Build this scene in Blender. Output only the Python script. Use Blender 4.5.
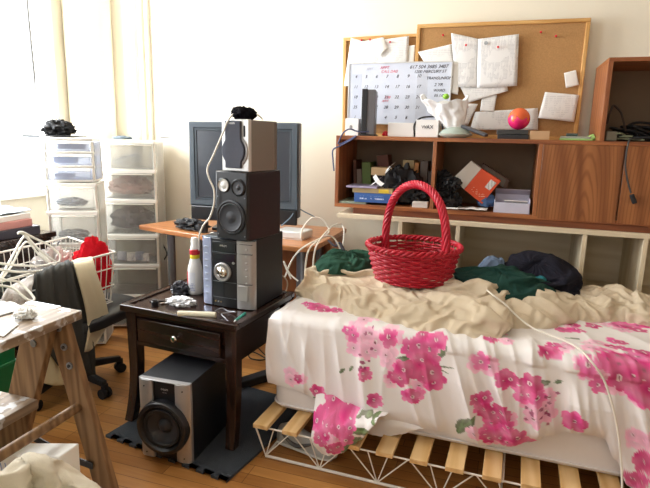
import bpy, bmesh, math, random
import numpy as np
from mathutils import Vector, Matrix, noise

for _o in list(bpy.data.objects):
    bpy.data.objects.remove(_o)
SC = bpy.context.scene
COL = SC.collection

# ------------------------------------------------------------------ camera
FPX = 531.8
AX = np.array([[0.94789644, 0.08326364, -0.30750528],
               [0.3178084, -0.18006414, 0.93089996],
               [0.02213945, -0.98012452, -0.19714404]])   # world axes seen in camera axes
EYE = 1.3
cam_d = bpy.data.cameras.new('camera')
cam = bpy.data.objects.new('camera', cam_d)
COL.objects.link(cam)
cam_d.sensor_fit = 'HORIZONTAL'
cam_d.sensor_width = 36.0
cam_d.lens = FPX / 650 * 36.0
cam_d.clip_start = 0.02
r, u, b = AX[:, 0], -AX[:, 1], -AX[:, 2]
cam.matrix_world = Matrix(((r[0], u[0], b[0], 0), (r[1], u[1], b[1], 0), (r[2], u[2], b[2], EYE), (0, 0, 0, 1)))
SC.camera = cam


def _ray(px, py):
    return AX @ np.array([px - 325, py - 244, FPX])


def PY(px, py, y):            # the point of the wall-parallel plane y seen at a photo position
    d = _ray(px, py); t = y / d[1]
    return Vector((d[0] * t, y, EYE + d[2] * t))


def PZ(px, py, z):            # the same for a level plane z
    d = _ray(px, py); t = (z - EYE) / d[2]
    return Vector((d[0] * t, d[1] * t, z))


# ------------------------------------------------------------------ light
SC.view_settings.view_transform = 'Standard'
SC.view_settings.look = 'None'
SC.view_settings.exposure = 0.0
SC.view_settings.gamma = 1.0
SC.view_settings.use_curve_mapping = False
W = bpy.data.worlds.new('sky'); SC.world = W; W.use_nodes = True
W.node_tree.nodes['Background'].inputs[0].default_value = (0.85, 0.93, 1.0, 1)
W.node_tree.nodes['Background'].inputs[1].default_value = 1.6


def area(name, loc, rot, sx, sy, power, color=(1, 1, 1)):
    l = bpy.data.lights.new(name, 'AREA'); l.shape = 'RECTANGLE'; l.size = sx; l.size_y = sy
    l.energy = power; l.color = color
    o = bpy.data.objects.new(name, l); COL.objects.link(o); o.location = loc; o.rotation_euler = rot
    return o


# daylight of the left window; side and front lamps added as unseen fill
area('daylight_left_window', (-3.02, 2.3, 1.75), (0, math.radians(-90), 0), 1.6, 1.15, 150, (0.95, 0.98, 1.0))
area('side_fill_light', (-3.02, 0.35, 1.75), (0, math.radians(-90), 0), 1.6, 1.3, 46, (0.93, 0.96, 1.0))
area('front_fill_light', (-1.2, -2.78, 1.75), (math.radians(90), 0, 0), 1.6, 1.5, 9, (0.97, 0.98, 1.0))


# ------------------------------------------------------------------ materials
def lin(c):
    if isinstance(c, str):
        c = c.lstrip('#'); c = [int(c[i:i + 2], 16) / 255 for i in (0, 2, 4)]
    return tuple(x / 12.92 if x <= 0.04045 else ((x + 0.055) / 1.055) ** 2.4 for x in c) + (1.0,)


def base_mat(name):
    m = bpy.data.materials.new(name); m.use_nodes = True
    nt = m.node_tree
    return m, nt, nt.nodes['Principled BSDF']


def N(nt, t, **kw):
    n = nt.nodes.new(t)
    for k, v in kw.items():
        setattr(n, k, v)
    return n


def plain(name, c, rough=0.5, metal=0.0, noise_amt=0.06, nscale=12, bump=0.0, bscale=80, spec=0.5, coat=0.0):
    """One colour with a little wear, optional fine bump."""
    m, nt, p = base_mat(name)
    tc = N(nt, 'ShaderNodeTexCoord')
    nz = N(nt, 'ShaderNodeTexNoise'); nz.inputs['Scale'].default_value = nscale; nz.inputs['Detail'].default_value = 4
    nt.links.new(tc.outputs['Object'], nz.inputs['Vector'])
    mx = N(nt, 'ShaderNodeMix', data_type='RGBA')
    a = lin(c)
    mx.inputs[6].default_value = tuple(max(0, x * (1 - noise_amt * 1.5)) for x in a[:3]) + (1,)
    mx.inputs[7].default_value = tuple(min(1, x * (1 + noise_amt)) for x in a[:3]) + (1,)
    nt.links.new(nz.outputs[0], mx.inputs[0])
    nt.links.new(mx.outputs[2], p.inputs['Base Color'])
    p.inputs['Roughness'].default_value = rough
    p.inputs['Metallic'].default_value = metal
    p.inputs['Specular IOR Level'].default_value = spec
    p.inputs['Coat Weight'].default_value = coat
    if bump:
        n2 = N(nt, 'ShaderNodeTexNoise'); n2.inputs['Scale'].default_value = bscale; n2.inputs['Detail'].default_value = 3
        nt.links.new(tc.outputs['Object'], n2.inputs['Vector'])
        bp = N(nt, 'ShaderNodeBump'); bp.inputs['Strength'].default_value = bump; bp.inputs['Distance'].default_value = 0.01
        nt.links.new(n2.outputs[0], bp.inputs['Height']); nt.links.new(bp.outputs[0], p.inputs['Normal'])
    return m


def wood(name, c1, c2, axis='X', rough=0.4, scale=1.0, contrast=1.0, spec=0.5, bump=0.05):
    m, nt, p = base_mat(name)
    tc = N(nt, 'ShaderNodeTexCoord'); mp = N(nt, 'ShaderNodeMapping')
    s = [14 * scale] * 3; s['XYZ'.index(axis)] = 1.1 * scale
    mp.inputs['Scale'].default_value = s
    nt.links.new(tc.outputs['Object'], mp.inputs[0])
    nz = N(nt, 'ShaderNodeTexNoise'); nz.inputs['Scale'].default_value = 1.6; nz.inputs['Detail'].default_value = 8
    nz.inputs['Distortion'].default_value = 0.8
    nt.links.new(mp.outputs[0], nz.inputs['Vector'])
    wv = N(nt, 'ShaderNodeTexWave', wave_type='BANDS', bands_direction='DIAGONAL'); wv.inputs['Scale'].default_value = 0.9
    wv.inputs['Distortion'].default_value = 7; wv.inputs['Detail'].default_value = 3
    nt.links.new(mp.outputs[0], wv.inputs['Vector'])
    ad = N(nt, 'ShaderNodeMix', data_type='FLOAT'); ad.inputs[0].default_value = 0.35
    nt.links.new(nz.outputs[0], ad.inputs[2]); nt.links.new(wv.outputs['Fac'], ad.inputs[3])
    cr = N(nt, 'ShaderNodeValToRGB')
    cr.color_ramp.elements[0].position = 0.5 - 0.28 / contrast; cr.color_ramp.elements[1].position = 0.5 + 0.25 / contrast
    cr.color_ramp.elements[0].color = lin(c1); cr.color_ramp.elements[1].color = lin(c2)
    nt.links.new(ad.outputs[0], cr.inputs[0]); nt.links.new(cr.outputs[0], p.inputs['Base Color'])
    p.inputs['Roughness'].default_value = rough; p.inputs['Specular IOR Level'].default_value = spec
    if bump:
        bp = N(nt, 'ShaderNodeBump'); bp.inputs['Strength'].default_value = bump; bp.inputs['Distance'].default_value = 0.005
        nt.links.new(nz.outputs[0], bp.inputs['Height']); nt.links.new(bp.outputs[0], p.inputs['Normal'])
    return m


def door_wood(name, c1, c2, cx, cz):
    """Veneer with tall pointed arches of grain."""
    m = wood(name, c1, c2, 'Z', 0.35, 0.6, 0.85)
    nt = m.node_tree; p = nt.nodes['Principled BSDF']; src = p.inputs['Base Color'].links[0].from_socket
    tc = N(nt, 'ShaderNodeTexCoord'); mp = N(nt, 'ShaderNodeMapping')
    mp.inputs['Location'].default_value = (-cx * 1.0, 0, -cz * 0.16); mp.inputs['Scale'].default_value = (1.0, 0.0, 0.16)
    nt.links.new(tc.outputs['Object'], mp.inputs[0])
    wv = N(nt, 'ShaderNodeTexWave', wave_type='RINGS', rings_direction='Y'); wv.inputs['Scale'].default_value = 22
    wv.inputs['Distortion'].default_value = 2.2; wv.inputs['Detail'].default_value = 2; wv.inputs['Detail Scale'].default_value = 1.2
    nt.links.new(mp.outputs[0], wv.inputs['Vector'])
    mr = N(nt, 'ShaderNodeMapRange'); mr.inputs['From Min'].default_value = 0.55; mr.inputs['To Max'].default_value = 0.55
    nt.links.new(wv.outputs['Fac'], mr.inputs[0])
    mx = N(nt, 'ShaderNodeMix', data_type='RGBA'); mx.inputs[7].default_value = lin(c1)
    nt.links.new(mr.outputs[0], mx.inputs[0]); nt.links.new(src, mx.inputs[6]); nt.links.new(mx.outputs[2], p.inputs['Base Color'])
    return m


def cloth(name, c, rough=0.9, bump=0.25, amt=0.08):
    return plain(name, c, rough, 0, amt, 9, bump, 220, 0.2)


def frosted(name, c, clear=0.5, rough=0.35):
    """Milky plastic: part see-through, part diffuse, glossy."""
    m, nt, p = base_mat(name)
    p.inputs['Base Color'].default_value = lin(c); p.inputs['Roughness'].default_value = rough
    tl = N(nt, 'ShaderNodeBsdfTranslucent'); tl.inputs[0].default_value = lin(c)
    tr = N(nt, 'ShaderNodeBsdfTransparent')
    m1 = N(nt, 'ShaderNodeMixShader'); m1.inputs[0].default_value = 0.5
    m2 = N(nt, 'ShaderNodeMixShader')
    nz = N(nt, 'ShaderNodeTexNoise'); nz.inputs['Scale'].default_value = 5
    mr = N(nt, 'ShaderNodeMapRange'); mr.inputs['To Min'].default_value = clear - 0.08; mr.inputs['To Max'].default_value = clear + 0.08
    nt.links.new(nz.outputs[0], mr.inputs[0]); nt.links.new(mr.outputs[0], m2.inputs[0])
    nt.links.new(p.outputs[0], m1.inputs[1]); nt.links.new(tl.outputs[0], m1.inputs[2])
    nt.links.new(m1.outputs[0], m2.inputs[1]); nt.links.new(tr.outputs[0], m2.inputs[2])
    nt.links.new(m2.outputs[0], nt.nodes['Material Output'].inputs[0])
    return m


def printed(name, c='#efeeea', ink='#8c8c90', lines=150, amount=0.55, top=0.0):
    """Paper with rows of small print."""
    m, nt, p = base_mat(name)
    tc = N(nt, 'ShaderNodeTexCoord'); sp = N(nt, 'ShaderNodeSeparateXYZ')
    nt.links.new(tc.outputs['Object'], sp.inputs[0])
    mu = N(nt, 'ShaderNodeMath', operation='MULTIPLY'); mu.inputs[1].default_value = lines
    nt.links.new(sp.outputs[2], mu.inputs[0])
    fr = N(nt, 'ShaderNodeMath', operation='FRACT'); nt.links.new(mu.outputs[0], fr.inputs[0])
    lt = N(nt, 'ShaderNodeMath', operation='LESS_THAN'); lt.inputs[1].default_value = 0.45
    nt.links.new(fr.outputs[0], lt.inputs[0])
    mp = N(nt, 'ShaderNodeMapping'); mp.inputs['Scale'].default_value = (90, 1, 18)
    nt.links.new(tc.outputs['Object'], mp.inputs[0])
    nz = N(nt, 'ShaderNodeTexNoise'); nz.inputs['Scale'].default_value = 1.0; nz.inputs['Detail'].default_value = 2
    nt.links.new(mp.outputs[0], nz.inputs['Vector'])
    gt = N(nt, 'ShaderNodeMath', operation='GREATER_THAN'); gt.inputs[1].default_value = 0.47
    nt.links.new(nz.outputs[0], gt.inputs[0])
    n2 = N(nt, 'ShaderNodeTexNoise'); n2.inputs['Scale'].default_value = 9
    nt.links.new(tc.outputs['Object'], n2.inputs['Vector'])
    g2 = N(nt, 'ShaderNodeMath', operation='GREATER_THAN'); g2.inputs[1].default_value = 0.46
    nt.links.new(n2.outputs[0], g2.inputs[0])
    a1 = N(nt, 'ShaderNodeMath', operation='MULTIPLY'); a2 = N(nt, 'ShaderNodeMath', operation='MULTIPLY'); a3 = N(nt, 'ShaderNodeMath', operation='MULTIPLY')
    nt.links.new(lt.outputs[0], a1.inputs[0]); nt.links.new(gt.outputs[0], a1.inputs[1])
    nt.links.new(a1.outputs[0], a2.inputs[0]); nt.links.new(g2.outputs[0], a2.inputs[1])
    nt.links.new(a2.outputs[0], a3.inputs[0]); a3.inputs[1].default_value = amount
    mx = N(nt, 'ShaderNodeMix', data_type='RGBA'); mx.inputs[6].default_value = lin(c); mx.inputs[7].default_value = lin(ink)
    nt.links.new(a3.outputs[0], mx.inputs[0]); nt.links.new(mx.outputs[2], p.inputs['Base Color'])
    p.inputs['Roughness'].default_value = 0.8
    return m


def floor_mat():
    m, nt, p = base_mat('oak_strip_floor')
    tc = N(nt, 'ShaderNodeTexCoord')
    br = N(nt, 'ShaderNodeTexBrick'); br.offset = 0.37; br.offset_frequency = 3; br.squash = 1.0
    br.inputs['Scale'].default_value = 1.0; br.inputs['Mortar Size'].default_value = 0.0012
    br.inputs['Brick Width'].default_value = 0.85; br.inputs['Row Height'].default_value = 0.058
    br.inputs['Color1'].default_value = (0, 0, 0, 1); br.inputs['Color2'].default_value = (1, 1, 1, 1)
    br.inputs['Mortar'].default_value = (0.5, 0.5, 0.5, 1); br.inputs['Bias'].default_value = 0.0
    nt.links.new(tc.outputs['Object'], br.inputs['Vector'])
    mp = N(nt, 'ShaderNodeMapping'); mp.inputs['Scale'].default_value = (2.2, 38, 1)
    nt.links.new(tc.outputs['Object'], mp.inputs[0])
    nz = N(nt, 'ShaderNodeTexNoise'); nz.inputs['Scale'].default_value = 1.5; nz.inputs['Detail'].default_value = 6; nz.inputs['Distortion'].default_value = 0.6
    nt.links.new(mp.outputs[0], nz.inputs['Vector'])
    mx = N(nt, 'ShaderNodeMix', data_type='FLOAT'); mx.inputs[0].default_value = 0.5
    nt.links.new(br.outputs['Color'], mx.inputs[2]); nt.links.new(nz.outputs[0], mx.inputs[3])
    cr = N(nt, 'ShaderNodeValToRGB')
    cr.color_ramp.elements[0].position = 0.15; cr.color_ramp.elements[0].color = lin('#8f5a2b')
    cr.color_ramp.elements[1].position = 0.85; cr.color_ramp.elements[1].color = lin('#c18a4c')
    nt.links.new(mx.outputs[0], cr.inputs[0])
    m2 = N(nt, 'ShaderNodeMix', data_type='RGBA'); m2.inputs[7].default_value = lin('#5a3518')
    nt.links.new(br.outputs['Fac'], m2.inputs[0]); nt.links.new(cr.outputs[0], m2.inputs[6])
    nt.links.new(m2.outputs[2], p.inputs['Base Color'])
    p.inputs['Roughness'].default_value = 0.32
    bp = N(nt, 'ShaderNodeBump'); bp.inputs['Strength'].default_value = 0.15; bp.inputs['Distance'].default_value = 0.003; bp.invert = True
    nt.links.new(br.outputs['Fac'], bp.inputs['Height']); nt.links.new(bp.outputs[0], p.inputs['Normal'])
    return m


def splotched(name, c1, c2, spot='#dedad2', axis='Y', thr=0.62):
    """Old wood with drips of white paint."""
    m = wood(name, c1, c2, axis, 0.6, 1.6, 1.0, 0.3, 0.15)
    nt = m.node_tree; p = nt.nodes['Principled BSDF']
    src = p.inputs['Base Color'].links[0].from_socket
    tc = N(nt, 'ShaderNodeTexCoord'); nz = N(nt, 'ShaderNodeTexNoise'); nz.inputs['Scale'].default_value = 22; nz.inputs['Detail'].default_value = 5
    nt.links.new(tc.outputs['Object'], nz.inputs['Vector'])
    mr = N(nt, 'ShaderNodeMapRange'); mr.inputs['From Min'].default_value = thr; mr.inputs['From Max'].default_value = thr + 0.05
    nt.links.new(nz.outputs[0], mr.inputs[0])
    mx = N(nt, 'ShaderNodeMix', data_type='RGBA'); mx.inputs[7].default_value = lin(spot)
    nt.links.new(mr.outputs[0], mx.inputs[0]); nt.links.new(src, mx.inputs[6]); nt.links.new(mx.outputs[2], p.inputs['Base Color'])
    return m


def painted(name, rough=0.85):
    """Printed cotton: the print is a colour layer on the mesh itself."""
    m, nt, p = base_mat(name)
    at = N(nt, 'ShaderNodeAttribute', attribute_name='print')
    nt.links.new(at.outputs['Color'], p.inputs['Base Color'])
    p.inputs['Roughness'].default_value = rough; p.inputs['Specular IOR Level'].default_value = 0.2
    tc = N(nt, 'ShaderNodeTexCoord')
    n2 = N(nt, 'ShaderNodeTexNoise'); n2.inputs['Scale'].default_value = 260
    nt.links.new(tc.outputs['Object'], n2.inputs['Vector'])
    bp = N(nt, 'ShaderNodeBump'); bp.inputs['Strength'].default_value = 0.1; bp.inputs['Distance'].default_value = 0.002
    nt.links.new(n2.outputs[0], bp.inputs['Height']); nt.links.new(bp.outputs[0], p.inputs['Normal'])
    return m


def cork_mat():
    m = plain('cork', '#bb9060', 0.9, 0, 0.18, 160, 0.3, 300, 0.1)
    return m


def glass_mat():
    m, nt, p = base_mat('window_glass')
    tr = N(nt, 'ShaderNodeBsdfTransparent'); gl = N(nt, 'ShaderNodeBsdfGlossy'); gl.inputs['Roughness'].default_value = 0.02
    mx = N(nt, 'ShaderNodeMixShader'); mx.inputs[0].default_value = 0.05
    nt.links.new(tr.outputs[0], mx.inputs[1]); nt.links.new(gl.outputs[0], mx.inputs[2])
    nt.links.new(mx.outputs[0], nt.nodes['Material Output'].inputs[0])
    return m


WALL = plain('cream_wall_paint', '#f3ebd8', 0.8, 0, 0.02, 3, 0.06, 60, 0.2)
CEIL = plain('white_ceiling_paint', '#f3efe6', 0.85, 0, 0.02, 3)
TRIM = plain('gloss_white_trim', '#f4f0e6', 0.4, 0, 0.02, 4)
FLOOR = floor_mat()
GLASS = glass_mat()
CAB_H = wood('teak_lengthwise', '#7e4526', '#b06f40', 'X', 0.38)
CAB_V = wood('teak_upright', '#83492b', '#ab6d42', 'Z', 0.36, 0.8, 0.9)
CAB_D = wood('teak_door', '#7f4a29', '#aa6f41', 'Z', 0.33, 0.6, 0.85)
CAB_Y = wood('teak_crosswise', '#7e4526', '#a86739', 'Y', 0.4)
CABIN = plain('dark_cabinet_back', '#86725c', 0.7, 0, 0.05)
PLINTH = wood('dark_plinth_wood', '#5f3019', '#7e4526', 'X', 0.4)
PLY = wood('pale_whitewood', '#d3c0a0', '#e6d8bd', 'X', 0.55, 0.7, 0.8)
PLY_Z = wood('pale_whitewood_upright', '#d3c0a0', '#e4d5b9', 'Z', 0.55, 0.7, 0.8)
PINE = wood('pine_slat', '#d5a768', '#ecc992', 'Y', 0.5, 0.9)
PINEF = wood('pine_frame', '#c6924f', '#dcae6c', 'X', 0.5, 1.2)
PINEZ = wood('pine_frame_upright', '#c6924f', '#dcae6c', 'Z', 0.5, 1.2)
ESP = wood('espresso_wood', '#241612', '#33211a', 'X', 0.2, 1.0, 0.8, 0.5, 0.01)
ESPZ = wood('espresso_wood_upright', '#261713', '#35221a', 'Z', 0.24, 1.0, 0.8, 0.5, 0.01)
DESKW = wood('orange_beech', '#a5683e', '#c28656', 'X', 0.3, 0.8, 0.8)
DESKP = wood('orange_beech_panel', '#8f5732', '#a86b40', 'Z', 0.45, 0.8, 0.8)
LADW = splotched('old_ladder_wood', '#6b4e33', '#967552', '#d0c8bb', 'Z', 0.72)
LADT = splotched('paint_spattered_board', '#7d6a57', '#a18d76', '#c9c7c4', 'Y', 0.53)
BLK = plain('black_plastic', '#1b1c20', 0.35, 0, 0.08, 12)
BLKM = plain('matt_black', '#15161a', 0.65, 0, 0.1, 12)
VINYL = plain('black_wood_grain_vinyl', '#18191e', 0.42, 0, 0.12, 30, 0.05, 120)
CONE = plain('speaker_cone', '#2c2d33', 0.55, 0, 0.08, 20)
GRILLE = plain('grey_blue_grille_cloth', '#50535f', 0.85, 0, 0.08, 60, 0.2, 500)
RUB = plain('grey_foam_mat', '#3e434a', 0.8, 0, 0.12, 40, 0.35, 160, 0.3)
RUBR = plain('black_rubber', '#1d1e21', 0.6)
SILV = plain('silver_plastic', '#b4b2b2', 0.3, 0.55, 0.04)
SILVB = plain('pale_silver_plastic', '#d8d7d4', 0.35, 0.25, 0.03)
TAUPE = plain('taupe_plastic', '#827a72', 0.45, 0, 0.03)
CHROME = plain('chrome', '#d9d6d0', 0.12, 1.0, 0.02)
STEEL = plain('grey_steel', '#8f9298', 0.35, 0.8)
DSTEEL = plain('dark_steel', '#4a4a4c', 0.45, 0.7)
TVF = plain('grey_monitor_frame', '#4b555e', 0.4, 0, 0.04)
TVS = plain('dark_screen', '#3d424b', 0.18, 0, 0.03, 4, 0, 80, 0.6)
WIRE = plain('white_coated_wire', '#f0ece2', 0.4, 0, 0.03)
CABLEW = plain('white_cable', '#e9e3d6', 0.5, 0, 0.03)
CABLEK = plain('black_cable', '#17181b', 0.5)
CABLEB = plain('blue_cable', '#4c5378', 0.5)
CABLEG = plain('grey_cable', '#8b8d90', 0.5)
WHITE = plain('white_plastic', '#f0efec', 0.4, 0, 0.02)
PAPER = plain('white_paper', '#f2f0ea', 0.8, 0, 0.02)
PRINT1 = printed('typed_letter', '#efeeec', '#8f9098', 150, 0.42)
PRINT2 = printed('typed_form', '#e9e8e6', '#999aa0', 120, 0.34)
PRINT3 = printed('faint_note', '#f0efec', '#a9a9ad', 110, 0.28)
WBOARD = plain('whiteboard_face', '#d6dcea', 0.25, 0, 0.02, 4)
INK = plain('black_marker', '#23253a', 0.7)
INKR = plain('pink_marker', '#e0607f', 0.7)
CORK = cork_mat()
RED = plain('red_willow', '#b80e29', 0.5, 0, 0.18, 40, 0.1, 200, 0.5)
REDD = plain('red_willow_handle', '#bf122e', 0.48, 0, 0.12, 40, 0.1, 200, 0.5)
REDC = cloth('red_fleece', '#cf1626', 0.95, 0.6)
PINR = plain('red_pin', '#d2202c', 0.3)
SHEET = painted('floral_cotton')
MATT = plain('white_mattress_cover', '#efe9e6', 0.8, 0, 0.03, 6, 0.15, 130, 0.2)
TAN = cloth('tan_blanket', '#d8c7ad')
GREEN = cloth('dark_green_cloth', '#23453d')
GREEN2 = cloth('bottle_green_cloth', '#274a3a')
NAVY = cloth('black_cloth', '#1d1c26')
LBLUE = cloth('light_blue_cloth', '#74859e')
TEALC = cloth('teal_cloth', '#2a7077')
GREYC = cloth('charcoal_cloth', '#4b4b49')
BEIGEC = cloth('beige_towel', '#d6c9ab', 0.95, 0.4)
CREAMC = cloth('cream_canvas', '#e6decb', 0.9, 0.2)
LACE = cloth('white_lace', '#dcd5d0', 0.95, 0.8, 0.25)
FUZZ = cloth('black_fuzz', '#141317', 1.0, 1.0)
BAG = plain('thin_white_plastic_bag', '#eeeeee', 0.3, 0, 0.04)
BINP = frosted('milky_plastic', '#faf8f2', 0.55)
DRWP = frosted('clear_drawer_plastic', '#f6f5f0', 0.80)
DRWB = frosted('clear_blue_drawer_plastic', '#e4eaf8', 0.62)
BINB = frosted('bluish_plastic', '#e2e8f6', 0.5)
BINF = plain('white_drawer_frame', '#eeebe2', 0.4, 0, 0.02)
ORANGE = plain('orange_card', '#e2532a', 0.5, 0, 0.04)
GREENP = plain('green_plastic', '#167a4c', 0.4)


# ------------------------------------------------------------------ mesh helpers
def catmull(pts, k=6, closed=False):
    P = [Vector(p) for p in pts]; n = len(P); out = []
    for i in range(n if closed else n - 1):
        p1, p2 = P[i], P[(i + 1) % n]
        p0 = P[i - 1] if (i > 0 or closed) else p1 * 2 - p2
        p3 = P[(i + 2) % n] if (closed or i + 2 < n) else p2 * 2 - p1
        for j in range(k):
            t = j / k
            out.append(0.5 * ((2 * p1) + (p2 - p0) * t + (2 * p0 - 5 * p1 + 4 * p2 - p3) * t * t + (3 * p1 - p0 - 3 * p2 + p3) * t ** 3))
    if not closed:
        out.append(P[-1])
    return out


class MB:
    def __init__(s):
        s.bm = bmesh.new(); s.m = Matrix.Identity(4)

    def at(s, loc=(0, 0, 0), rot=(0, 0, 0)):
        from mathutils import Euler
        s.m = Matrix.Translation(loc) @ Euler(rot).to_matrix().to_4x4(); return s

    def v(s, p):
        return s.bm.verts.new(s.m @ Vector(p))

    def f(s, vs, smooth=False):
        try:
            fc = s.bm.faces.new(vs); fc.smooth = smooth; return fc
        except ValueError:
            return None

    def box(s, x0, x1, y0, y1, z0, z1):
        V = [s.v((x, y, z)) for z in (z0, z1) for y in (y0, y1) for x in (x0, x1)]
        for q in ((0, 2, 3, 1), (4, 5, 7, 6), (0, 1, 5, 4), (2, 6, 7, 3), (0, 4, 6, 2), (1, 3, 7, 5)):
            s.f([V[i] for i in q])
        return s

    def prism(s, poly, z0, z1):
        a = [s.v((x, y, z0)) for x, y in poly]; c = [s.v((x, y, z1)) for x, y in poly]; n = len(poly)
        s.f(a[::-1]); s.f(c)
        for i in range(n):
            s.f([a[i], a[(i + 1) % n], c[(i + 1) % n], c[i]])
        return s

    def loft(s, rings, cap=True, smooth=True, closed=False):
        R = [[s.v(p) for p in ring] for ring in rings]; n = len(R[0]); L = len(R)
        for i in range(L if closed else L - 1):
            A, B = R[i], R[(i + 1) % L]
            for j in range(n):
                s.f([A[j], A[(j + 1) % n], B[(j + 1) % n], B[j]], smooth)
        if cap and not closed:
            s.f(R[0][::-1]); s.f(R[-1])
        return s

    def tube(s, pts, r, n=8, closed=False, taper=None):
        P = [Vector(p) for p in pts]; L = len(P)
        up = None; rings = []
        for i in range(L):
            if closed:
                d = P[(i + 1) % L] - P[i - 1]
            else:
                d = P[min(i + 1, L - 1)] - P[max(i - 1, 0)]
            if d.length < 1e-9:
                d = Vector((0, 0, 1))
            d.normalize()
            if up is None:
                up = Vector((0, 0, 1)) if abs(d.z) < 0.9 else Vector((1, 0, 0))
            x = d.cross(up)
            if x.length < 1e-6:
                x = d.orthogonal()
            x.normalize(); y = x.cross(d).normalized(); up = y
            rr = r if taper is None else r * taper[i]
            rings.append([P[i] + (x * math.cos(2 * math.pi * k / n) + y * math.sin(2 * math.pi * k / n)) * rr for k in range(n)])
        return s.loft(rings, True, True, closed)

    def cyl(s, p0, p1, r0, r1=None, n=20):
        r1 = r0 if r1 is None else r1
        p0, p1 = Vector(p0), Vector(p1); d = (p1 - p0).normalized(); x = d.orthogonal().normalized(); y = d.cross(x)
        rings = [[p + (x * math.cos(2 * math.pi * k / n) + y * math.sin(2 * math.pi * k / n)) * q for k in range(n)] for p, q in ((p0, r0), (p1, r1))]
        return s.loft(rings)

    def lathe(s, prof, n=32, axis='Z', c=(0, 0, 0), cap=True):
        c = Vector(c); rings = []
        for rr, h in prof:
            ring = []
            for k in range(n):
                a = 2 * math.pi * k / n; p, q = rr * math.cos(a), rr * math.sin(a)
                ring.append(c + (Vector((p, q, h)) if axis == 'Z' else Vector((p, -h, q)) if axis == 'Y' else Vector((h, p, q))))
            rings.append(ring)
        return s.loft(rings, cap)

    def ball(s, c, r, sc=(1, 1, 1), n=16):
        prof = [(max(1e-4, math.sin(math.pi * i / n)), -math.cos(math.pi * i / n)) for i in range(n + 1)]
        c = Vector(c)
        rings = [[c + Vector((rr * math.cos(2 * math.pi * k / (2 * n)) * sc[0], rr * math.sin(2 * math.pi * k / (2 * n)) * sc[1], h * sc[2])) * r for k in range(2 * n)] for rr, h in prof]
        return s.loft(rings)

    def grid(s, fn, nu, nv):
        V = [[s.v(fn(i / nu, j / nv)) for j in range(nv + 1)] for i in range(nu + 1)]
        for i in range(nu):
            for j in range(nv):
                s.f([V[i][j], V[i + 1][j], V[i + 1][j + 1], V[i][j + 1]], True)
        return s

    def crumple(s, c, r, sc=(1, 1, 1), seed=0, amp=0.3, freq=2.2, n=20, flat=True):
        prof = [(max(1e-3, math.sin(math.pi * i / n)), -math.cos(math.pi * i / n)) for i in range(n + 1)]
        c = Vector(c); rings = []
        for rr, h in prof:
            ring = []
            for k in range(2 * n):
                a = math.pi * k / n
                d = Vector((rr * math.cos(a), rr * math.sin(a), h))
                q = d * freq + Vector((seed * 7.3, seed * 3.1, seed))
                f = 1 - amp * abs(noise.noise(q)) * 1.8 + amp * 0.35 * noise.noise(q * 2.7)
                p = Vector((d.x * sc[0], d.y * sc[1], d.z * sc[2])) * (r * f)
                if flat and p.z < -0.55 * sc[2] * r:
                    p.z = -0.55 * sc[2] * r
                ring.append(c + p)
            rings.append(ring)
        return s.loft(rings)


ROOT = {}


def build(name, mb, mat, parent=None, world=False, bevel=0.0, seg=2, angle=35):
    """Links the collected mesh as one object; world=True means its points are given in the room's axes."""
    me = bpy.data.meshes.new(name)
    if world and parent is not None:
        bmesh.ops.transform(mb.bm, matrix=ROOT[parent.name].inverted(), verts=mb.bm.verts)
    bmesh.ops.remove_doubles(mb.bm, verts=mb.bm.verts, dist=1e-6)
    bmesh.ops.recalc_face_normals(mb.bm, faces=mb.bm.faces)
    mb.bm.to_mesh(me); mb.bm.free()
    me.set_sharp_from_angle(angle=math.radians(angle))
    o = bpy.data.objects.new(name, me); COL.objects.link(o); me.materials.append(mat)
    if parent is not None:
        o.parent = parent; ROOT[o.name] = ROOT[parent.name]
    if bevel:
        b = o.modifiers.new('bevel', 'BEVEL'); b.width = bevel; b.segments = seg; b.limit_method = 'ANGLE'; b.angle_limit = math.radians(40)
    return o


def tag(o, label, cat, group=None):
    o['label'] = label; o['category'] = cat
    if group:
        o['group'] = group
    return o


def thing(name, label, cat, loc=(0, 0, 0), rz=0.0, group=None):
    o = bpy.data.objects.new(name, None); COL.objects.link(o); o.empty_display_size = 0.05
    o.location = loc; o.rotation_euler = (0, 0, rz)
    ROOT[o.name] = Matrix.Translation(loc) @ Matrix.Rotation(rz, 4, 'Z')
    return tag(o, label, cat, group)


def solo(name, mb, mat, label, cat, group=None, bevel=0.0, angle=35, seg=2):
    """A thing that is one mesh, given in room axes; its origin moves to the middle of its base."""
    vs = [v.co for v in mb.bm.verts]
    c = Vector(((min(v.x for v in vs) + max(v.x for v in vs)) / 2, (min(v.y for v in vs) + max(v.y for v in vs)) / 2, min(v.z for v in vs)))
    bmesh.ops.translate(mb.bm, vec=-c, verts=mb.bm.verts)
    o = build(name, mb, mat, None, False, bevel, seg, angle); o.location = c
    ROOT[o.name] = Matrix.Translation(c)
    return tag(o, label, cat, group)


def struct(name, mb, mat, parent=None, bevel=0.0):
    o = build(name, mb, mat, parent, parent is not None, bevel)
    if parent is None:
        o['kind'] = 'structure'; ROOT[o.name] = Matrix.Identity(4)
    return o


def text(name, body, size, loc, mat, parent=None, rot=(math.pi / 2, 0, 0), align='CENTER', shear=0.0):
    c = bpy.data.curves.new(name, 'FONT'); c.body = body; c.size = size; c.align_x = align; c.extrude = 0.0003; c.shear = shear
    tmp = bpy.data.objects.new('tmp', c); COL.objects.link(tmp)
    bpy.context.view_layer.update()
    me = bpy.data.meshes.new_from_object(tmp.evaluated_get(bpy.context.evaluated_depsgraph_get())); bpy.data.objects.remove(tmp); bpy.data.curves.remove(c)
    me.name = name; me.materials.clear()
    o = bpy.data.objects.new(name, me); COL.objects.link(o); me.materials.append(mat)
    o.location = loc; o.rotation_euler = rot
    if parent is not None:
        o.parent = parent
    return o


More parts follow.
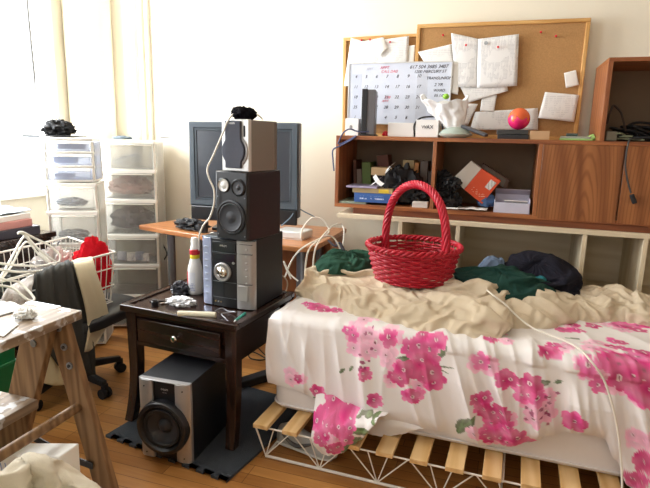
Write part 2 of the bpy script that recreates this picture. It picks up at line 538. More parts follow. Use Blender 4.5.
def solid(o, t, off=0):
    m = o.modifiers.new('thickness', 'SOLIDIFY'); m.thickness = t; m.offset = off; return o


def rect_ring(mb, x0, x1, z0, z1, w, y0, y1):
    """A flat frame of four mitred bars in the XZ plane."""
    out = [(x0, z0), (x1, z0), (x1, z1), (x0, z1)]; inn = [(x0 + w, z0 + w), (x1 - w, z0 + w), (x1 - w, z1 - w), (x0 + w, z1 - w)]
    for i in range(4):
        j = (i + 1) % 4
        q = [out[i], out[j], inn[j], inn[i]]
        a = [mb.v((x, y0, z)) for x, z in q]; c = [mb.v((x, y1, z)) for x, z in q]
        mb.f(a); mb.f(c[::-1])
        for k in range(4):
            mb.f([a[k], a[(k + 1) % 4], c[(k + 1) % 4], c[k]])
    return mb


def interp(x, tab):
    if x <= tab[0][0]:
        return np.array(tab[0][1:], float)
    for a, c in zip(tab, tab[1:]):
        if x <= c[0]:
            t = (x - a[0]) / (c[0] - a[0]); t = t * t * (3 - 2 * t)
            return np.array(a[1:], float) * (1 - t) + np.array(c[1:], float) * t
    return np.array(tab[-1][1:], float)


def billow(x, y, z=0.0):
    """Rounded rolls with tight valleys, bent by a slower wander."""
    wx = x + 0.55 * noise.noise(Vector((x * 0.6 + 3.1, y * 0.6, z))); wy = y + 0.55 * noise.noise(Vector((x * 0.6, y * 0.6 + 7.7, z + 2)))
    return min(1.0, 2.2 * math.sqrt(noise.noise(Vector((wx, wy, z))) ** 2 + 0.002))


def ridged(x, y, z=0.0):
    return 1 - 2 * abs(noise.noise(Vector((x, y, z))))


def pile_mesh(outline, z0, h, seed, fold=0.03, freq=(9, 4), ang=0.5, K=120, R=30, power=3.0):
    """A heap of cloth: smooth closed outline, domed, creased by long folds."""
    ring = catmull([(x, y, 0) for x, y in outline], max(2, K // len(outline)), True)
    cx = sum(p.x for p in ring) / len(ring); cy = sum(p.y for p in ring) / len(ring)
    mb = MB(); ca, sa = math.cos(ang), math.sin(ang); rings = []
    for i in range(1, R + 1):
        q = i / R; rg = []
        for p in ring:
            x = cx + (p.x - cx) * q; y = cy + (p.y - cy) * q
            a = (x * ca + y * sa) * freq[0]; c = (-x * sa + y * ca) * freq[1]
            n = billow(a, c * 0.45, seed * 5.1) * 0.7 + 0.3 * billow(a * 0.9 + c, c * 1.2 - a * 0.4, seed * 2.3 + 9)
            env = 1 - q ** power
            wob = 1 + 0.06 * q * noise.noise(Vector((p.x * 14, p.y * 14, seed)))
            rg.append(Vector((cx + (x - cx) * wob, cy + (y - cy) * wob, z0 + h * env * (0.85 + 0.3 * noise.noise(Vector((x * 5, y * 5, seed * 3.3)))) + fold * n * min(1, env * 1.6))))
        rings.append(rg)
    mb.loft(rings[::-1], False)
    top = mb.bm.verts; mb.bm.verts.ensure_lookup_table()
    n = len(ring); mb.f([mb.bm.verts[(R - 1) * n + k] for k in range(n)], True)
    return mb


def drape_mesh(rows, nu=40, nv=40, fold=0.008, seed=1, freq=(14, 3)):
    """A hanging cloth through rows of points (top row first); gentle vertical folds along the cloth's normal."""
    rr = [catmull(r_, 8) for r_ in rows]; m = len(rr[0]); cols = [catmull([r_[i] for r_ in rr], 8) for i in range(m)]
    mb = MB(); H_ = len(cols[0]); P = [[Vector(c) for c in col] for col in cols]
    V = []
    for i in range(m):
        row = []
        for j in range(H_):
            a = P[min(i + 1, m - 1)][j] - P[max(i - 1, 0)][j]; c = P[i][min(j + 1, H_ - 1)] - P[i][max(j - 1, 0)]
            nn = a.cross(c)
            nn = nn.normalized() if nn.length > 1e-9 else Vector((0, 0, 1))
            w = ridged(i / m * freq[0], j / H_ * freq[1], seed * 3.7)
            row.append(mb.v(P[i][j] + nn * (fold * w * min(1, 0.25 + j / H_ * 1.5))))
        V.append(row)
    for i in range(m - 1):
        for j in range(H_ - 1):
            mb.f([V[i][j], V[i + 1][j], V[i + 1][j + 1], V[i][j + 1]], True)
    return mb


def settle(o, grow, frames=26, lower=0.012, floor_z=None, pin=None, subdiv=1, mass=0.3, bend=0.3, solids=None, selfc=True, fric=20):
    """Lets a cloth that has too much length for its place buckle into creases over its own stuffing, then freezes it."""
    me = o.data
    extra = list(solids or [])
    if solids is None:
        cm = me.copy(); bm = bmesh.new(); bm.from_mesh(cm); bm.normal_update()
        sg = 1 if sum(v.normal.z for v in bm.verts) > 0 else -1
        for v in bm.verts:
            v.co -= v.normal * (sg * lower)
        bm.to_mesh(cm); bm.free()
        co = bpy.data.objects.new('stuffing', cm); COL.objects.link(co); co.location = o.location; co.rotation_euler = o.rotation_euler
        extra.append(co)
    if floor_z is not None:
        mb = MB(); c = o.location; mb.box(c.x - 1.6, c.x + 1.6, c.y - 1.2, c.y + 1.2, floor_z - 0.2, floor_z)
        m2 = bpy.data.meshes.new('bed'); mb.bm.to_mesh(m2); mb.bm.free(); b2 = bpy.data.objects.new('bed', m2); COL.objects.link(b2); extra.append(b2)
    for e in extra:
        md = e.modifiers.new('c', 'COLLISION'); e.collision.thickness_outer = 0.004; e.collision.cloth_friction = fric; e.collision.damping = 0.3
    if pin is None or pin:
        vg = o.vertex_groups.new(name='pin')
        bm = bmesh.new(); bm.from_mesh(me)
        vg.add(pin or [v.index for v in bm.verts if v.is_boundary], 1.0, 'REPLACE'); bm.free()
    md = o.modifiers.new('cloth', 'CLOTH'); st = md.settings
    st.quality = 6; st.mass = mass; st.tension_stiffness = 20; st.compression_stiffness = 20; st.shear_stiffness = 8; st.bending_stiffness = bend
    st.air_damping = 2; st.tension_damping = 8; st.compression_damping = 8; st.shear_damping = 8
    st.shrink_min = -grow
    if pin is None or pin:
        st.vertex_group_mass = 'pin'; st.pin_stiffness = 1.0
    cs = md.collision_settings; cs.distance_min = 0.004; cs.collision_quality = 3; cs.use_self_collision = selfc; cs.self_distance_min = 0.004; cs.self_friction = 6
    md.point_cache.frame_start = 1; md.point_cache.frame_end = frames + 2
    for f in range(1, frames + 1):
        SC.frame_set(f)
    dg = bpy.context.evaluated_depsgraph_get()
    new = bpy.data.meshes.new_from_object(o.evaluated_get(dg))
    o.modifiers.clear(); o.vertex_groups.clear(); o.data = new
    for e in extra:
        bpy.data.objects.remove(e)
    SC.frame_set(1)
    new.shade_smooth()
    if subdiv:
        sm = o.modifiers.new('smooth', 'SUBSURF'); sm.levels = subdiv; sm.render_levels = subdiv
    return o


# ================================================================== THE ROOM
XL, XR, YB, YF, ZC = -2.85, 3.4, 3.2, -2.6, 2.75
struct('floor', MB().box(XL - 0.15, XR + 0.1, YF - 0.1, YB + 0.1, -0.1, 0.0), FLOOR)
struct('ceiling', MB().box(XL - 0.15, XR + 0.1, YF - 0.1, YB + 0.1, ZC, ZC + 0.1), CEIL)
struct('wall_back', MB().box(XL - 0.15, XR + 0.1, YB, YB + 0.1, 0, ZC), WALL)
struct('wall_right', MB().box(XR, XR + 0.1, YF, YB, 0, ZC), WALL)
WIN = [(1.70, 2.88, 0.92, 2.55), (-0.35, 1.05, 0.92, 2.55)]  # second opening is out of view, added to let in more light
mb = MB(); x0, x1 = XL - 0.12, XL
mb.box(x0, x1, YF, -0.35, 0, ZC); mb.box(x0, x1, 1.05, 1.70, 0, ZC); mb.box(x0, x1, 2.88, YB, 0, ZC)
for a, c, z0, z1 in WIN:
    mb.box(x0, x1, a, c, 0, z0); mb.box(x0, x1, a, c, z1, ZC)
struct('wall_left', mb, WALL)
mb = MB(); mb.box(XL, -2.0, YF - 0.1, YF, 0, ZC); mb.box(-0.4, XR, YF - 0.1, YF, 0, ZC); mb.box(-2.0, -0.4, YF - 0.1, YF, 0, 0.92); mb.box(-2.0, -0.4, YF - 0.1, YF, 2.55, ZC)
struct('wall_front', mb, WALL)
for i, (a, c, z0, z1) in enumerate(WIN):
    fr = MB()
    for q in ((a, a + 0.06), (c - 0.06, c)):
        fr.box(XL - 0.1, XL + 0.02, q[0], q[1], z0, z1)
    fr.box(XL - 0.1, XL + 0.02, a, c, z0, z0 + 0.06); fr.box(XL - 0.1, XL + 0.02, a, c, z1 - 0.06, z1)
    w = struct('window_%d' % (i + 1), fr, TRIM, None, 0.004)
    struct('window_pane', MB().box(XL - 0.062, XL - 0.056, a + 0.06, c - 0.06, z0 + 0.06, z1 - 0.06), GLASS, w)
    struct('window_sill', MB().box(XL - 0.02, XL + 0.07, a - 0.05, c + 0.03, z0 - 0.03, z0), TRIM, w, 0.004)
fr = MB()
for q in ((-2.0, -1.94), (-0.46, -0.4)):
    fr.box(q[0], q[1], YF - 0.08, YF + 0.02, 0.92, 2.55)
fr.box(-2.0, -0.4, YF - 0.08, YF + 0.02, 0.92, 0.98); fr.box(-2.0, -0.4, YF - 0.08, YF + 0.02, 2.49, 2.55); fr.box(-2.0, -0.4, YF - 0.07, YF - 0.02, 1.71, 1.75)
w = struct('window_3', fr, TRIM, None, 0.004)  # unseen window behind the camera, added to carry the front fill
struct('window_pane', MB().box(-1.94, -0.46, YF - 0.05, YF - 0.045, 0.98, 2.49), GLASS, w)
# blind wand hanging by the window
mb = MB().tube([(XL + 0.05, 2.66, 2.5), (XL + 0.05, 2.665, 1.9), (XL + 0.05, 2.67, 1.62), (XL + 0.05, 2.675, 1.5)], 0.011, 8, False, [0.7, 1.0, 1.1, 0.2])
mb.m = Matrix.Identity(4); mb.tube([(XL + 0.05, 2.66, 2.5), (XL - 0.0, 2.66, 2.52)], 0.006)
build('blind_wand', mb, CABLEG, bpy.data.objects['window_1'], True)
# rounded corner column and the riser pipe
mb = MB(); mb.lathe([(0.15, 0), (0.15, ZC)], 48, 'Z', (-2.74, 3.09, 0))
struct('trim_1', mb, WALL)
mb = MB(); mb.cyl((-2.41, 3.13, 0), (-2.41, 3.13, ZC), 0.034, None, 24); mb.lathe([(0.05, 0), (0.05, 0.012), (0.036, 0.02)], 24, 'Z', (-2.41, 3.13, 0))
struct('trim_2', mb, TRIM)
mb = MB().box(-2.352, -2.325, 3.17, YB, 0, ZC)
struct('trim_3', mb, WALL, None, 0.006)
struct('baseboard_back', MB().box(XL, XR, YB - 0.018, YB, 0, 0.14), TRIM, None, 0.004)
struct('baseboard_right', MB().box(XR - 0.018, XR, YF, YB, 0, 0.14), TRIM, None, 0.004)

# ================================================================== LARGE FURNITURE
CF, CB = 2.79, 3.17      # front and back of the teak cabinet
CZ0, CZ1 = 0.925, 1.31
cab = thing('wall_cabinet', 'long teak wall cabinet with two open bays and plain doors', 'cabinet', (0.02, 2.98, 0.89))
mb = MB(); mb.box(-0.872, 1.02, CF, CB, CZ1 - 0.02, CZ1)
build('top_board', mb, CAB_H, cab, True, 0.0015)
build('bottom_board', MB().box(-0.872, 1.02, CF, CB, CZ0, CZ0 + 0.02), CAB_H, cab, True, 0.0015)
for xa, xb in ((-0.872, -0.853), (1.001, 1.02)):
    build('side_panel', MB().box(xa, xb, CF, CB, CZ0 + 0.02, CZ1 - 0.02), CAB_V, cab, True, 0.001)
for xa in (-0.352, 0.15, 0.512):
    build('divider', MB().box(xa, xa + 0.018, CF + (0 if xa < 0 else 0.022 if xa > 0.4 else 0), CB - 0.01, CZ0 + 0.02, CZ1 - 0.02), CAB_V, cab, True, 0.001)
build('back_panel', MB().box(-0.853, 1.001, CB - 0.01, CB, CZ0 + 0.02, CZ1 - 0.02), CABIN, cab, True)
for xa, xb in ((0.170, 0.5155), (0.5235, 0.8655), (0.8735, 1.0)):
    build('door', MB().box(xa, xb, CF - 0.002, CF + 0.017, CZ0 + 0.006, CZ1 - 0.021), door_wood('teak_door', '#74401f', '#a86c3f', (xa + xb) / 2 - 0.02 + 0.03, -0.05), cab, True, 0.0015)
build('plinth', MB().box(-0.766, 1.0, CF + 0.004, CB - 0.02, 0.893, CZ0), PLINTH, cab, True, 0.002)

up = thing('open_shelf_box', 'open fronted teak box shelf standing on the cabinet right end', 'shelf', (0.73, 2.98, 1.31))
build('side_panel', MB().box(0.408, 0.428, CF, CB, 1.31, 1.662), CAB_V, up, True, 0.001)
build('side_panel', MB().box(1.0, 1.02, CF, CB, 1.31, 1.662), CAB_V, up, True, 0.001)
build('top_board', MB().box(0.408, 1.02, CF, CB, 1.662, 1.68), CAB_H, up, True, 0.001)
build('back_panel', MB().box(0.428, 1.0, CB - 0.01, CB, 1.31, 1.662), CABIN, up, True)

wu = thing('cubby_unit', 'low pale whitewood cubby shelf under the teak cabinet', 'shelf', (0.1, 2.97, 0))
build('top_board', MB().box(-0.846, 1.2, 2.76, 3.18, 0.871, 0.893), PLY, wu, True, 0.001)
for xa in (-0.505, -0.208, 0.383, 0.64, 1.17):
    build('upright', MB().box(xa, xa + 0.02, 2.762, 3.18, 0.0, 0.871), PLY_Z, wu, True, 0.001)
for xa, xb in ((-0.485, -0.208), (-0.188, 0.383), (0.403, 0.64), (0.66, 1.17)):
    build('shelf_board', MB().box(xa, xb, 2.77, 3.175, 0.535, 0.555), PLY, wu, True, 0.001)
    build('bottom_board', MB().box(xa, xb, 2.77, 3.175, 0.08, 0.10), PLY, wu, True, 0.001)
build('back_panel', MB().box(-0.505, 1.19, 3.176, 3.182, 0.0, 0.871), PLY, wu, True)

# ---- computer desk behind the side table
dk = thing('computer_desk', 'orange beech computer desk with metal legs holding the monitor', 'desk', (-1.45, 2.85, 0))
poly = [(-2.08, 2.675), (-1.86, 2.61), (-1.5, 2.52), (-1.2, 2.495), (-0.97, 2.47), (-0.91, 2.485), (-0.886, 2.54), (-0.886, 2.75), (-0.892, 3.12), (-1.95, 3.12)]
build('desk_top', MB().prism(poly, 0.722, 0.75), DESKW, dk, True, 0.004)
build('back_panel', MB().box(-1.93, -0.9, 3.08, 3.10, 0.12, 0.722), DESKP, dk, True)
build('side_panel', MB().box(-0.915, -0.893, 2.80, 3.08, 0.0, 0.722), DESKP, dk, True)
for x, y in ((-1.90, 2.74), (-1.04, 2.72), (-1.88, 3.05), (-1.04, 3.05)):
    build('leg', MB().cyl((x, y, 0.0), (x, y, 0.722), 0.024), STEEL, dk, True)

# ---- black dresser under the window
dr = thing('black_dresser', 'black dresser under the left window with papers stacked on it', 'dresser', (-2.6, 1.85, 0))
build('body', MB().box(-2.83, -2.39, 1.32, 2.31, 0.0, 0.715), ESPZ, dr, True, 0.003)
build('top_board', MB().box(-2.84, -2.37, 1.30, 2.33, 0.715, 0.745), ESP, dr, True, 0.004)
for k in range(3):
    d = build('drawer', MB().box(-2.39, -2.376, 1.35, 2.28, 0.05 + 0.22 * k, 0.255 + 0.22 * k), ESP, dr, True, 0.004)
    for y in (1.6, 2.03):
        build('knob', MB().ball((-2.362, y, 0.155 + 0.22 * k), 0.014), DSTEEL, d, True)


# ---- stacks of plastic drawers
def drawer_tower(label, loc, rz, w, d, rows, z_top, body, name='drawer_tower', lip=1.0):
    t = thing(name, label, 'storage drawers', loc, rz, None)
    hw = w / 2
    mb = MB()
    for sx in (-1, 1):
        for y in (-d / 2 + 0.012, d / 2 - 0.012):
            mb.box(sx * hw - 0.012 * (sx > 0) - 0.0, sx * hw + 0.012 * (sx < 0), y - 0.012, y + 0.012, rows[-1][0], z_top - 0.02)
    for z0, z1 in rows:
        mb.box(-hw, hw, -d / 2, d / 2, z1, z1 + 0.016)
        mb.box(-hw - 0.004, hw + 0.004, -d / 2 - 0.012, -d / 2 + 0.01, z1 + 0.018 - 0.022 * lip, z1 + 0.018)
    mb.box(-hw, hw, -d / 2, d / 2, rows[-1][0] - 0.012, rows[-1][0])
    build('frame', mb, BINF, t, False, 0.003)
    mb = MB()
    for sx in (-1, 1):
        mb.box(sx * hw - 0.003, sx * hw + 0.003, -d / 2 + 0.03, d / 2 - 0.03, rows[-1][0], z_top - 0.02)
    mb.box(-hw + 0.01, hw - 0.01, d / 2 - 0.006, d / 2, rows[-1][0], z_top - 0.02)
    build('side_sheet', mb, body, t)
    for z0, z1 in rows:
        mb = MB(); a = hw - 0.018; y0 = -d / 2 - 0.006; h = z1 - z0 - 0.012
        mb.box(-a, a, y0, y0 + 0.003, z0, z0 + h); mb.box(-a, a, y0, d / 2 - 0.03, z0, z0 + 0.003)
        mb.box(-a, -a + 0.003, y0, d / 2 - 0.03, z0, z0 + h); mb.box(a - 0.003, a, y0, d / 2 - 0.03, z0, z0 + h)
        mb.box(-a, a, d / 2 - 0.033, d / 2 - 0.03, z0, z0 + h)
        dd = build('drawer', mb, DRWB if body is BINB else DRWP, t, False, 0.0)
        hm = MB(); hm.box(-a, a, y0 - 0.010, y0, z0 + h - 0.002, z0 + h + 0.004)
        build('handle', hm, BINF, dd, False, 0.002)
    return t


R1 = math.radians(24)
T1 = (-2.446 + 0.18 * math.cos(R1) - 0.14 * math.sin(R1), 2.765 + 0.18 * math.sin(R1) + 0.14 * math.cos(R1), 0)
rows1 = [(1.075, 1.235), (0.885, 1.05), (0.655, 0.86), (0.455, 0.63), (0.245, 0.43), (0.03, 0.222)]
drawer_tower('tall white frosted drawer tower standing in the room corner by the desk', T1, R1, 0.36, 0.28, rows1, 1.257, BINP)
R2 = math.radians(28)
T2 = (-2.485 + 0.1375 * math.cos(R2) - 0.10 * math.sin(R2), 2.39 + 0.1375 * math.sin(R2) + 0.10 * math.cos(R2), 0)
drawer_tower('lower frosted drawer tower under the bluish drawer box by the window', T2, R2, 0.275, 0.20, [(0.85, 0.99), (0.66, 0.825), (0.44, 0.635), (0.03, 0.415)], 1.012, BINP)
drawer_tower('small bluish three drawer box on top of the frosted tower by window', (T2[0], T2[1], 1.013), R2, 0.262, 0.20, [(0.173, 0.232), (0.092, 0.158), (0.014, 0.078)], 0.25, BINB, 'drawer_box', 0.4)


def loc_in(T, R, x, y, z):
    return Vector((T[0] + x * math.cos(R) - y * math.sin(R), T[1] + x * math.sin(R) + y * math.cos(R), T[2] + z))


def tb(T, R, pts):
    return [loc_in(T, R, *p) for p in pts]


# contents seen through the drawers
random.seed(5)
pts = [(math.cos(a) * (0.07 + 0.02 * math.sin(2.3 * a)) - 0.0, -0.115 + 0.010 * math.sin(1.7 * a), 1.125 + 0.03 * math.sin(a * 1.08) + 0.004 * a / 6) for a in [k * 0.3 for k in range(84)]]
solo('cable_coil', MB().tube(tb(T1, R1, pts), 0.0028, 6), CABLEG, 'thin grey cable coil inside the top drawer of corner tower', 'cable')
for k, (z, c, lab, sc) in enumerate([(0.95, '#94756a', 'brown jumble of cloth inside second drawer of corner tower', (1.9, 1.2, 0.95)), (0.735, '#463f44', 'dark jumble of things inside third drawer of corner tower', (1.9, 1.2, 1.1))]):
    p = loc_in(T1, R1, 0.0, -0.035, z)
    solo('cloth_bundle', MB().at(p, (0, 0, R1)).crumple((0, 0, 0), 0.082, sc, 3 + k, 0.35, 2.6), cloth('bundle_cloth%d' % k, c, 0.9, 0.3, 0.3), lab, 'bundle')
for k, (x, z, c) in enumerate([(-0.06, 0.53, '#c9ccd6'), (0.0, 0.525, '#e8e6e2'), (0.055, 0.53, '#9aa4b8'), (0.09, 0.52, '#d8d4cf')]):
    mb = MB().at(loc_in(T1, R1, x, -0.125, z - 0.055), (0, 0, R1)).box(-0.026, 0.026, -0.012, 0.012, 0, 0.055)
    solo('small_packet', mb, printed('packet%d' % k, c, '#3a4a70', 200, 0.8), ['leftmost small grey packet in fourth drawer of corner tower', 'white packet second from left in fourth drawer of corner tower', 'blue packet third from left in fourth drawer of corner tower', 'rightmost pale packet in fourth drawer of corner tower'][k], 'packet', 'packets in the fourth drawer', 0.002)
for k, (x, z, sx, sz, c, lab) in enumerate([(0.02, 1.213, 0.12, 0.028, '#5a5c74', 'dark strip of stickers inside top drawer of bluish box'), (-0.02, 1.137, 0.10, 0.035, '#7e92bb', 'blue box inside middle drawer of bluish box'), (-0.03, 1.05, 0.08, 0.022, '#6a6d80', 'grey parts inside bottom drawer of bluish box')]):
    mb = MB().at(loc_in((T2[0], T2[1], 0), R2, x, -0.06, z), (0, 0, R2)).box(-sx / 2 - 0.02, sx / 2, -0.03, 0.03, -sz / 2, sz / 2)
    solo('drawer_content', mb, plain('content%d' % k, c, 0.6, 0, 0.4, 60), lab, 'box', None, 0.004)
for k, (z, c, lab) in enumerate([(0.90, '#7d8aa0', 'bluish cloth inside top drawer of lower frosted tower'), (0.71, '#9aa0a6', 'grey cables inside second drawer of lower frosted tower'), (0.49, '#aaa79a', 'pale toy inside third drawer of lower frosted tower')]):
    p = loc_in(T2, R2, -0.02, -0.035, z - 0.012)
    solo('cloth_bundle', MB().at(p, (0, 0, R2)).crumple((0, 0, 0), 0.052, (1.8, 1.1, 0.6), 11 + k, 0.35, 2.6), cloth('bundle_clothb%d' % k, c, 0.9, 0.3, 0.3), lab, 'bundle')
a = T2; pts = [(0.11 * math.cos(t) + 0.02, -0.137, 0.70 + 0.035 * math.sin(t)) for t in [k * 0.2 for k in range(32)]]
solo('cable_loop', MB().tube(tb(T2, R2, [(0.10 * math.cos(t) + 0.01, -0.125, 0.60 + 0.04 * math.sin(t) + 0.05) for t in [k * 0.25 for k in range(14)]]), 0.004, 6), CABLEG, 'grey cable looped over the front of lower frosted tower', 'cable')
p = loc_in((T2[0], T2[1], 1.2645), R2, 0, 0, 0)
solo('flat_tablet', MB().at(p, (0, 0, R2)).prism([(-0.24, -0.1), (0.06, -0.1), (0.06, 0.08), (-0.2, 0.08)], 0.001, 0.010), BLK, 'flat dark tablet lying on top of the bluish drawer box', 'tablet', None, 0.003)
mb = MB().at(p + Vector((-0.055, -0.05, 0.011)), (0, 0, R2)); mb.crumple((0, 0, 0.034), 0.06, (1.65, 1.0, 1.05), 21, 0.5, 2.4, 24)
solo('black_pouch', mb, BLKM, 'crumpled black cable pouch on top of bluish drawer box', 'pouch')
solo('blind_cord', MB().tube(catmull([PY(38, 139, 2.42), PY(41, 153, 2.36), PY(45.5, 163, 2.36), PY(44, 172, 2.36), PY(42.5, 177, 2.36)]), 0.0028, 6), CABLEG, 'thin dark cord hanging at left of the bluish drawer box', 'cord')
p = loc_in((T1[0], T1[1], 1.2535), R1, -0.03, -0.08, 0)
solo('folded_pouch', MB().at(p, (0, 0, R1)).crumple((0, 0, 0.012), 0.035, (1.9, 1.2, 0.42), 8, 0.2, 2.0), cloth('slate_pouch', '#6e7a82'), 'small slate grey pouch on top of the corner drawer tower', 'pouch')

# ================================================================== BED
BR = math.radians(-1.43)
BO = (-0.86, 1.925, 0.0)
MT, MBOT, MW, ML = 0.572, 0.162, 0.815, 1.9
bed = thing('bed_frame', 'low white wire bed frame with bare pine slats', 'bed', BO, BR)
for k in range(16):
    x = -0.012 + 0.1275 * k
    build('slat', MB().box(x, x + 0.064, -0.15, MW - 0.02, 0.142, 0.16), PINE, bed, False, 0.0015)
for y in (-0.128, MW - 0.05):
    build('top_rail', MB().cyl((-0.014, y, 0.139), (ML + 0.05, y, 0.139), 0.0036, None, 10), WIRE, bed)
    mb = MB().cyl((0.03, y + 0.01, 0.007), (ML, y + 0.01, 0.007), 0.006, None, 10)
    build('bottom_rail', mb, WIRE, bed)
    for k in range(8):
        xb = 0.03 + 0.236 * k
        for dx in (-0.115, -0.04, 0.04, 0.115):
            xt = xb + dx
            if xt < -0.016:
                xt = -0.014
            build('strut', MB().tube([(xt, y, 0.139), (xb, y + 0.01, 0.008)], 0.0027, 6), WIRE, bed)
for x in (-0.012, 0.95, 1.9):
    build('cross_rail', MB().cyl((x, -0.128, 0.136), (x, MW - 0.05, 0.136), 0.004, None, 8), WIRE, bed)
    build('floor_rail', MB().cyl((max(x, 0.03), -0.118, 0.007), (max(x, 0.03), MW - 0.04, 0.007), 0.005, None, 8), WIRE, bed)
build('centre_rail', MB().cyl((-0.012, 0.36, 0.137), (ML, 0.36, 0.137), 0.005, None, 8), WIRE, bed)

mt = thing('mattress', 'thick white covered mattress lying on the pine slats', 'mattress', (BO[0], BO[1], MBOT), BR)
H_ = MT - MBOT - 0.006
mb = MB()
def mring(z, ins):
    x0, x1, y0, y1, rr = ins, ML - ins, ins, MW - ins, 0.06
    out = []
    for cx, cy, a0 in ((x1 - rr, y1 - rr, 0), (x0 + rr, y1 - rr, 90), (x0 + rr, y0 + rr, 180), (x1 - rr, y0 + rr, 270)):
        for k in range(7):
            a = math.radians(a0 + 15 * k); out.append((cx + rr * math.cos(a), cy + rr * math.sin(a), z))
    return out
mb.loft([mring(0, 0.018), mring(0.006, 0.006), mring(0.02, 0.0), mring(H_ - 0.03, 0.0), mring(H_ - 0.008, 0.01), mring(H_, 0.03)])
build('cover', mb, MATT, mt, False, 0, 2, 60)
for z in (0.022, H_ - 0.032):
    rg = mring(z, -0.003)
    build('piping', MB().tube(rg, 0.004, 6, True), MATT, mt)

# ---- the floral sheet
RI = Matrix.Rotation(-BR, 3, 'Z')
def bed_local(p):
    return RI @ (Vector(p) - Vector(BO))
TE = MW - 0.02          # length of the sheet lying flat, from the back to the front crease
def px_st(px, py):
    q = bed_local(PY(px, py, 1.905))
    if q.z < MT:
        for _ in range(3):
            q = bed_local(PY(px, py, 1.925 - 0.018 + q.x * math.sin(BR)))
        return np.array([q.x, TE + (MT - q.z)])
    q = bed_local(PZ(px, py, MT + 0.012))
    return np.array([q.x, TE - q.y])

rng = np.random.RandomState(3)
FLOW = []      # (s, t, radius, angle, colour, strength)
LEAF = []      # (s, t, length, width, angle, colour)
DOTS = []
DEEP = [(0.68, 0.06, 0.25), (0.76, 0.10, 0.33), (0.60, 0.04, 0.19), (0.80, 0.15, 0.38)]
PALE = [(0.86, 0.50, 0.62), (0.88, 0.58, 0.66), (0.84, 0.44, 0.58)]
def cluster(px, py, rx, ry, n, tone, r=0.022, mix=0.2):
    c = px_st(px, py)
    for _ in range(n):
        a, q = rng.rand() * 6.28, math.sqrt(rng.rand())
        col = (DEEP if (tone == 'd') != (rng.rand() < mix) else PALE)
        col = col[rng.randint(len(col))]
        FLOW.append((c[0] + rx * q * math.cos(a), c[1] + ry * q * math.sin(a), r * (0.8 + 0.5 * rng.rand()), rng.rand() * 6.28, col))
def leaf(px, py, L, w, ang, col=(0.10, 0.17, 0.07)):
    c = px_st(px, py); LEAF.append((c[0], c[1], L, w, ang, col))
def dots(px, py, rx, ry, n):
    c = px_st(px, py)
    for _ in range(n):
        DOTS.append((c[0] + rx * (rng.rand() * 2 - 1), c[1] + ry * (rng.rand() * 2 - 1), 0.004 + 0.003 * rng.rand()))

cluster(365, 330, 0.06, 0.10, 12, 'p', 0.034, 0.0)
cluster(385, 345, 0.05, 0.08, 9, 'p', 0.034, 0.05)
cluster(325, 305, 0.10, 0.05, 14, 'd', 0.028, 0.15)
cluster(350, 325, 0.02, 0.015, 3, 'd', 0.02, 0)
cluster(365, 368, 0.028, 0.010, 4, 'd', 0.024, 0)
cluster(424, 346, 0.07, 0.06, 20, 'd', 0.030, 0.15)
cluster(418, 368, 0.075, 0.05, 18, 'd', 0.032, 0.1)
cluster(415, 388, 0.03, 0.02, 5, 'd', 0.026, 0)
cluster(394, 372, 0.02, 0.03, 5, 'd', 0.024, 0.3)
cluster(375, 393, 0.015, 0.010, 3, 'd', 0.024, 0)
cluster(392, 318, 0.03, 0.02, 4, 'd', 0.022, 0.2)
cluster(318, 388, 0.02, 0.015, 4, 'd', 0.026, 0)
cluster(298, 374, 0.045, 0.03, 8, 'p', 0.026, 0.15)
cluster(484, 362, 0.03, 0.02, 5, 'p', 0.03, 0.1)
cluster(508, 372, 0.022, 0.022, 5, 'd', 0.028, 0)
cluster(531, 384, 0.03, 0.03, 6, 'd', 0.028, 0.1)
cluster(541, 400, 0.06, 0.05, 8, 'p', 0.03, 0)
dots(541, 400, 0.06, 0.06, 14)
cluster(482, 398, 0.03, 0.03, 6, 'd', 0.026, 0.1)
cluster(500, 412, 0.05, 0.035, 12, 'd', 0.028, 0.1)
cluster(488, 428, 0.05, 0.022, 10, 'd', 0.026, 0.3)
cluster(515, 433, 0.05, 0.03, 8, 'p', 0.028, 0.3)
cluster(575, 411, 0.008, 0.008, 3, 'd', 0.034, 0)
cluster(551, 347, 0.03, 0.05, 6, 'd', 0.024, 0.1)
cluster(500, 334, 0.05, 0.08, 8, 'd', 0.026, 0.4)
cluster(572, 327, 0.05, 0.05, 7, 'd', 0.026, 0.3)
cluster(610, 323, 0.10, 0.08, 12, 'p', 0.03, 0.4)
cluster(632, 324, 0.06, 0.06, 10, 'd', 0.03, 0.1)
cluster(617, 339, 0.03, 0.03, 4, 'd', 0.024, 0.1)
cluster(590, 350, 0.09, 0.10, 16, 'p', 0.03, 0.15)
cluster(632, 358, 0.10, 0.10, 34, 'd', 0.032, 0.12)
cluster(612, 372, 0.05, 0.05, 10, 'p', 0.03, 0.1)
cluster(655, 380, 0.08, 0.06, 16, 'd', 0.032, 0.12)
cluster(646, 450, 0.02, 0.02, 5, 'd', 0.03, 0)
cluster(637, 466, 0.02, 0.014, 4, 'd', 0.03, 0)
cluster(640, 430, 0.03, 0.03, 5, 'p', 0.03, 0)
dots(368, 345, 0.03, 0.09, 12)
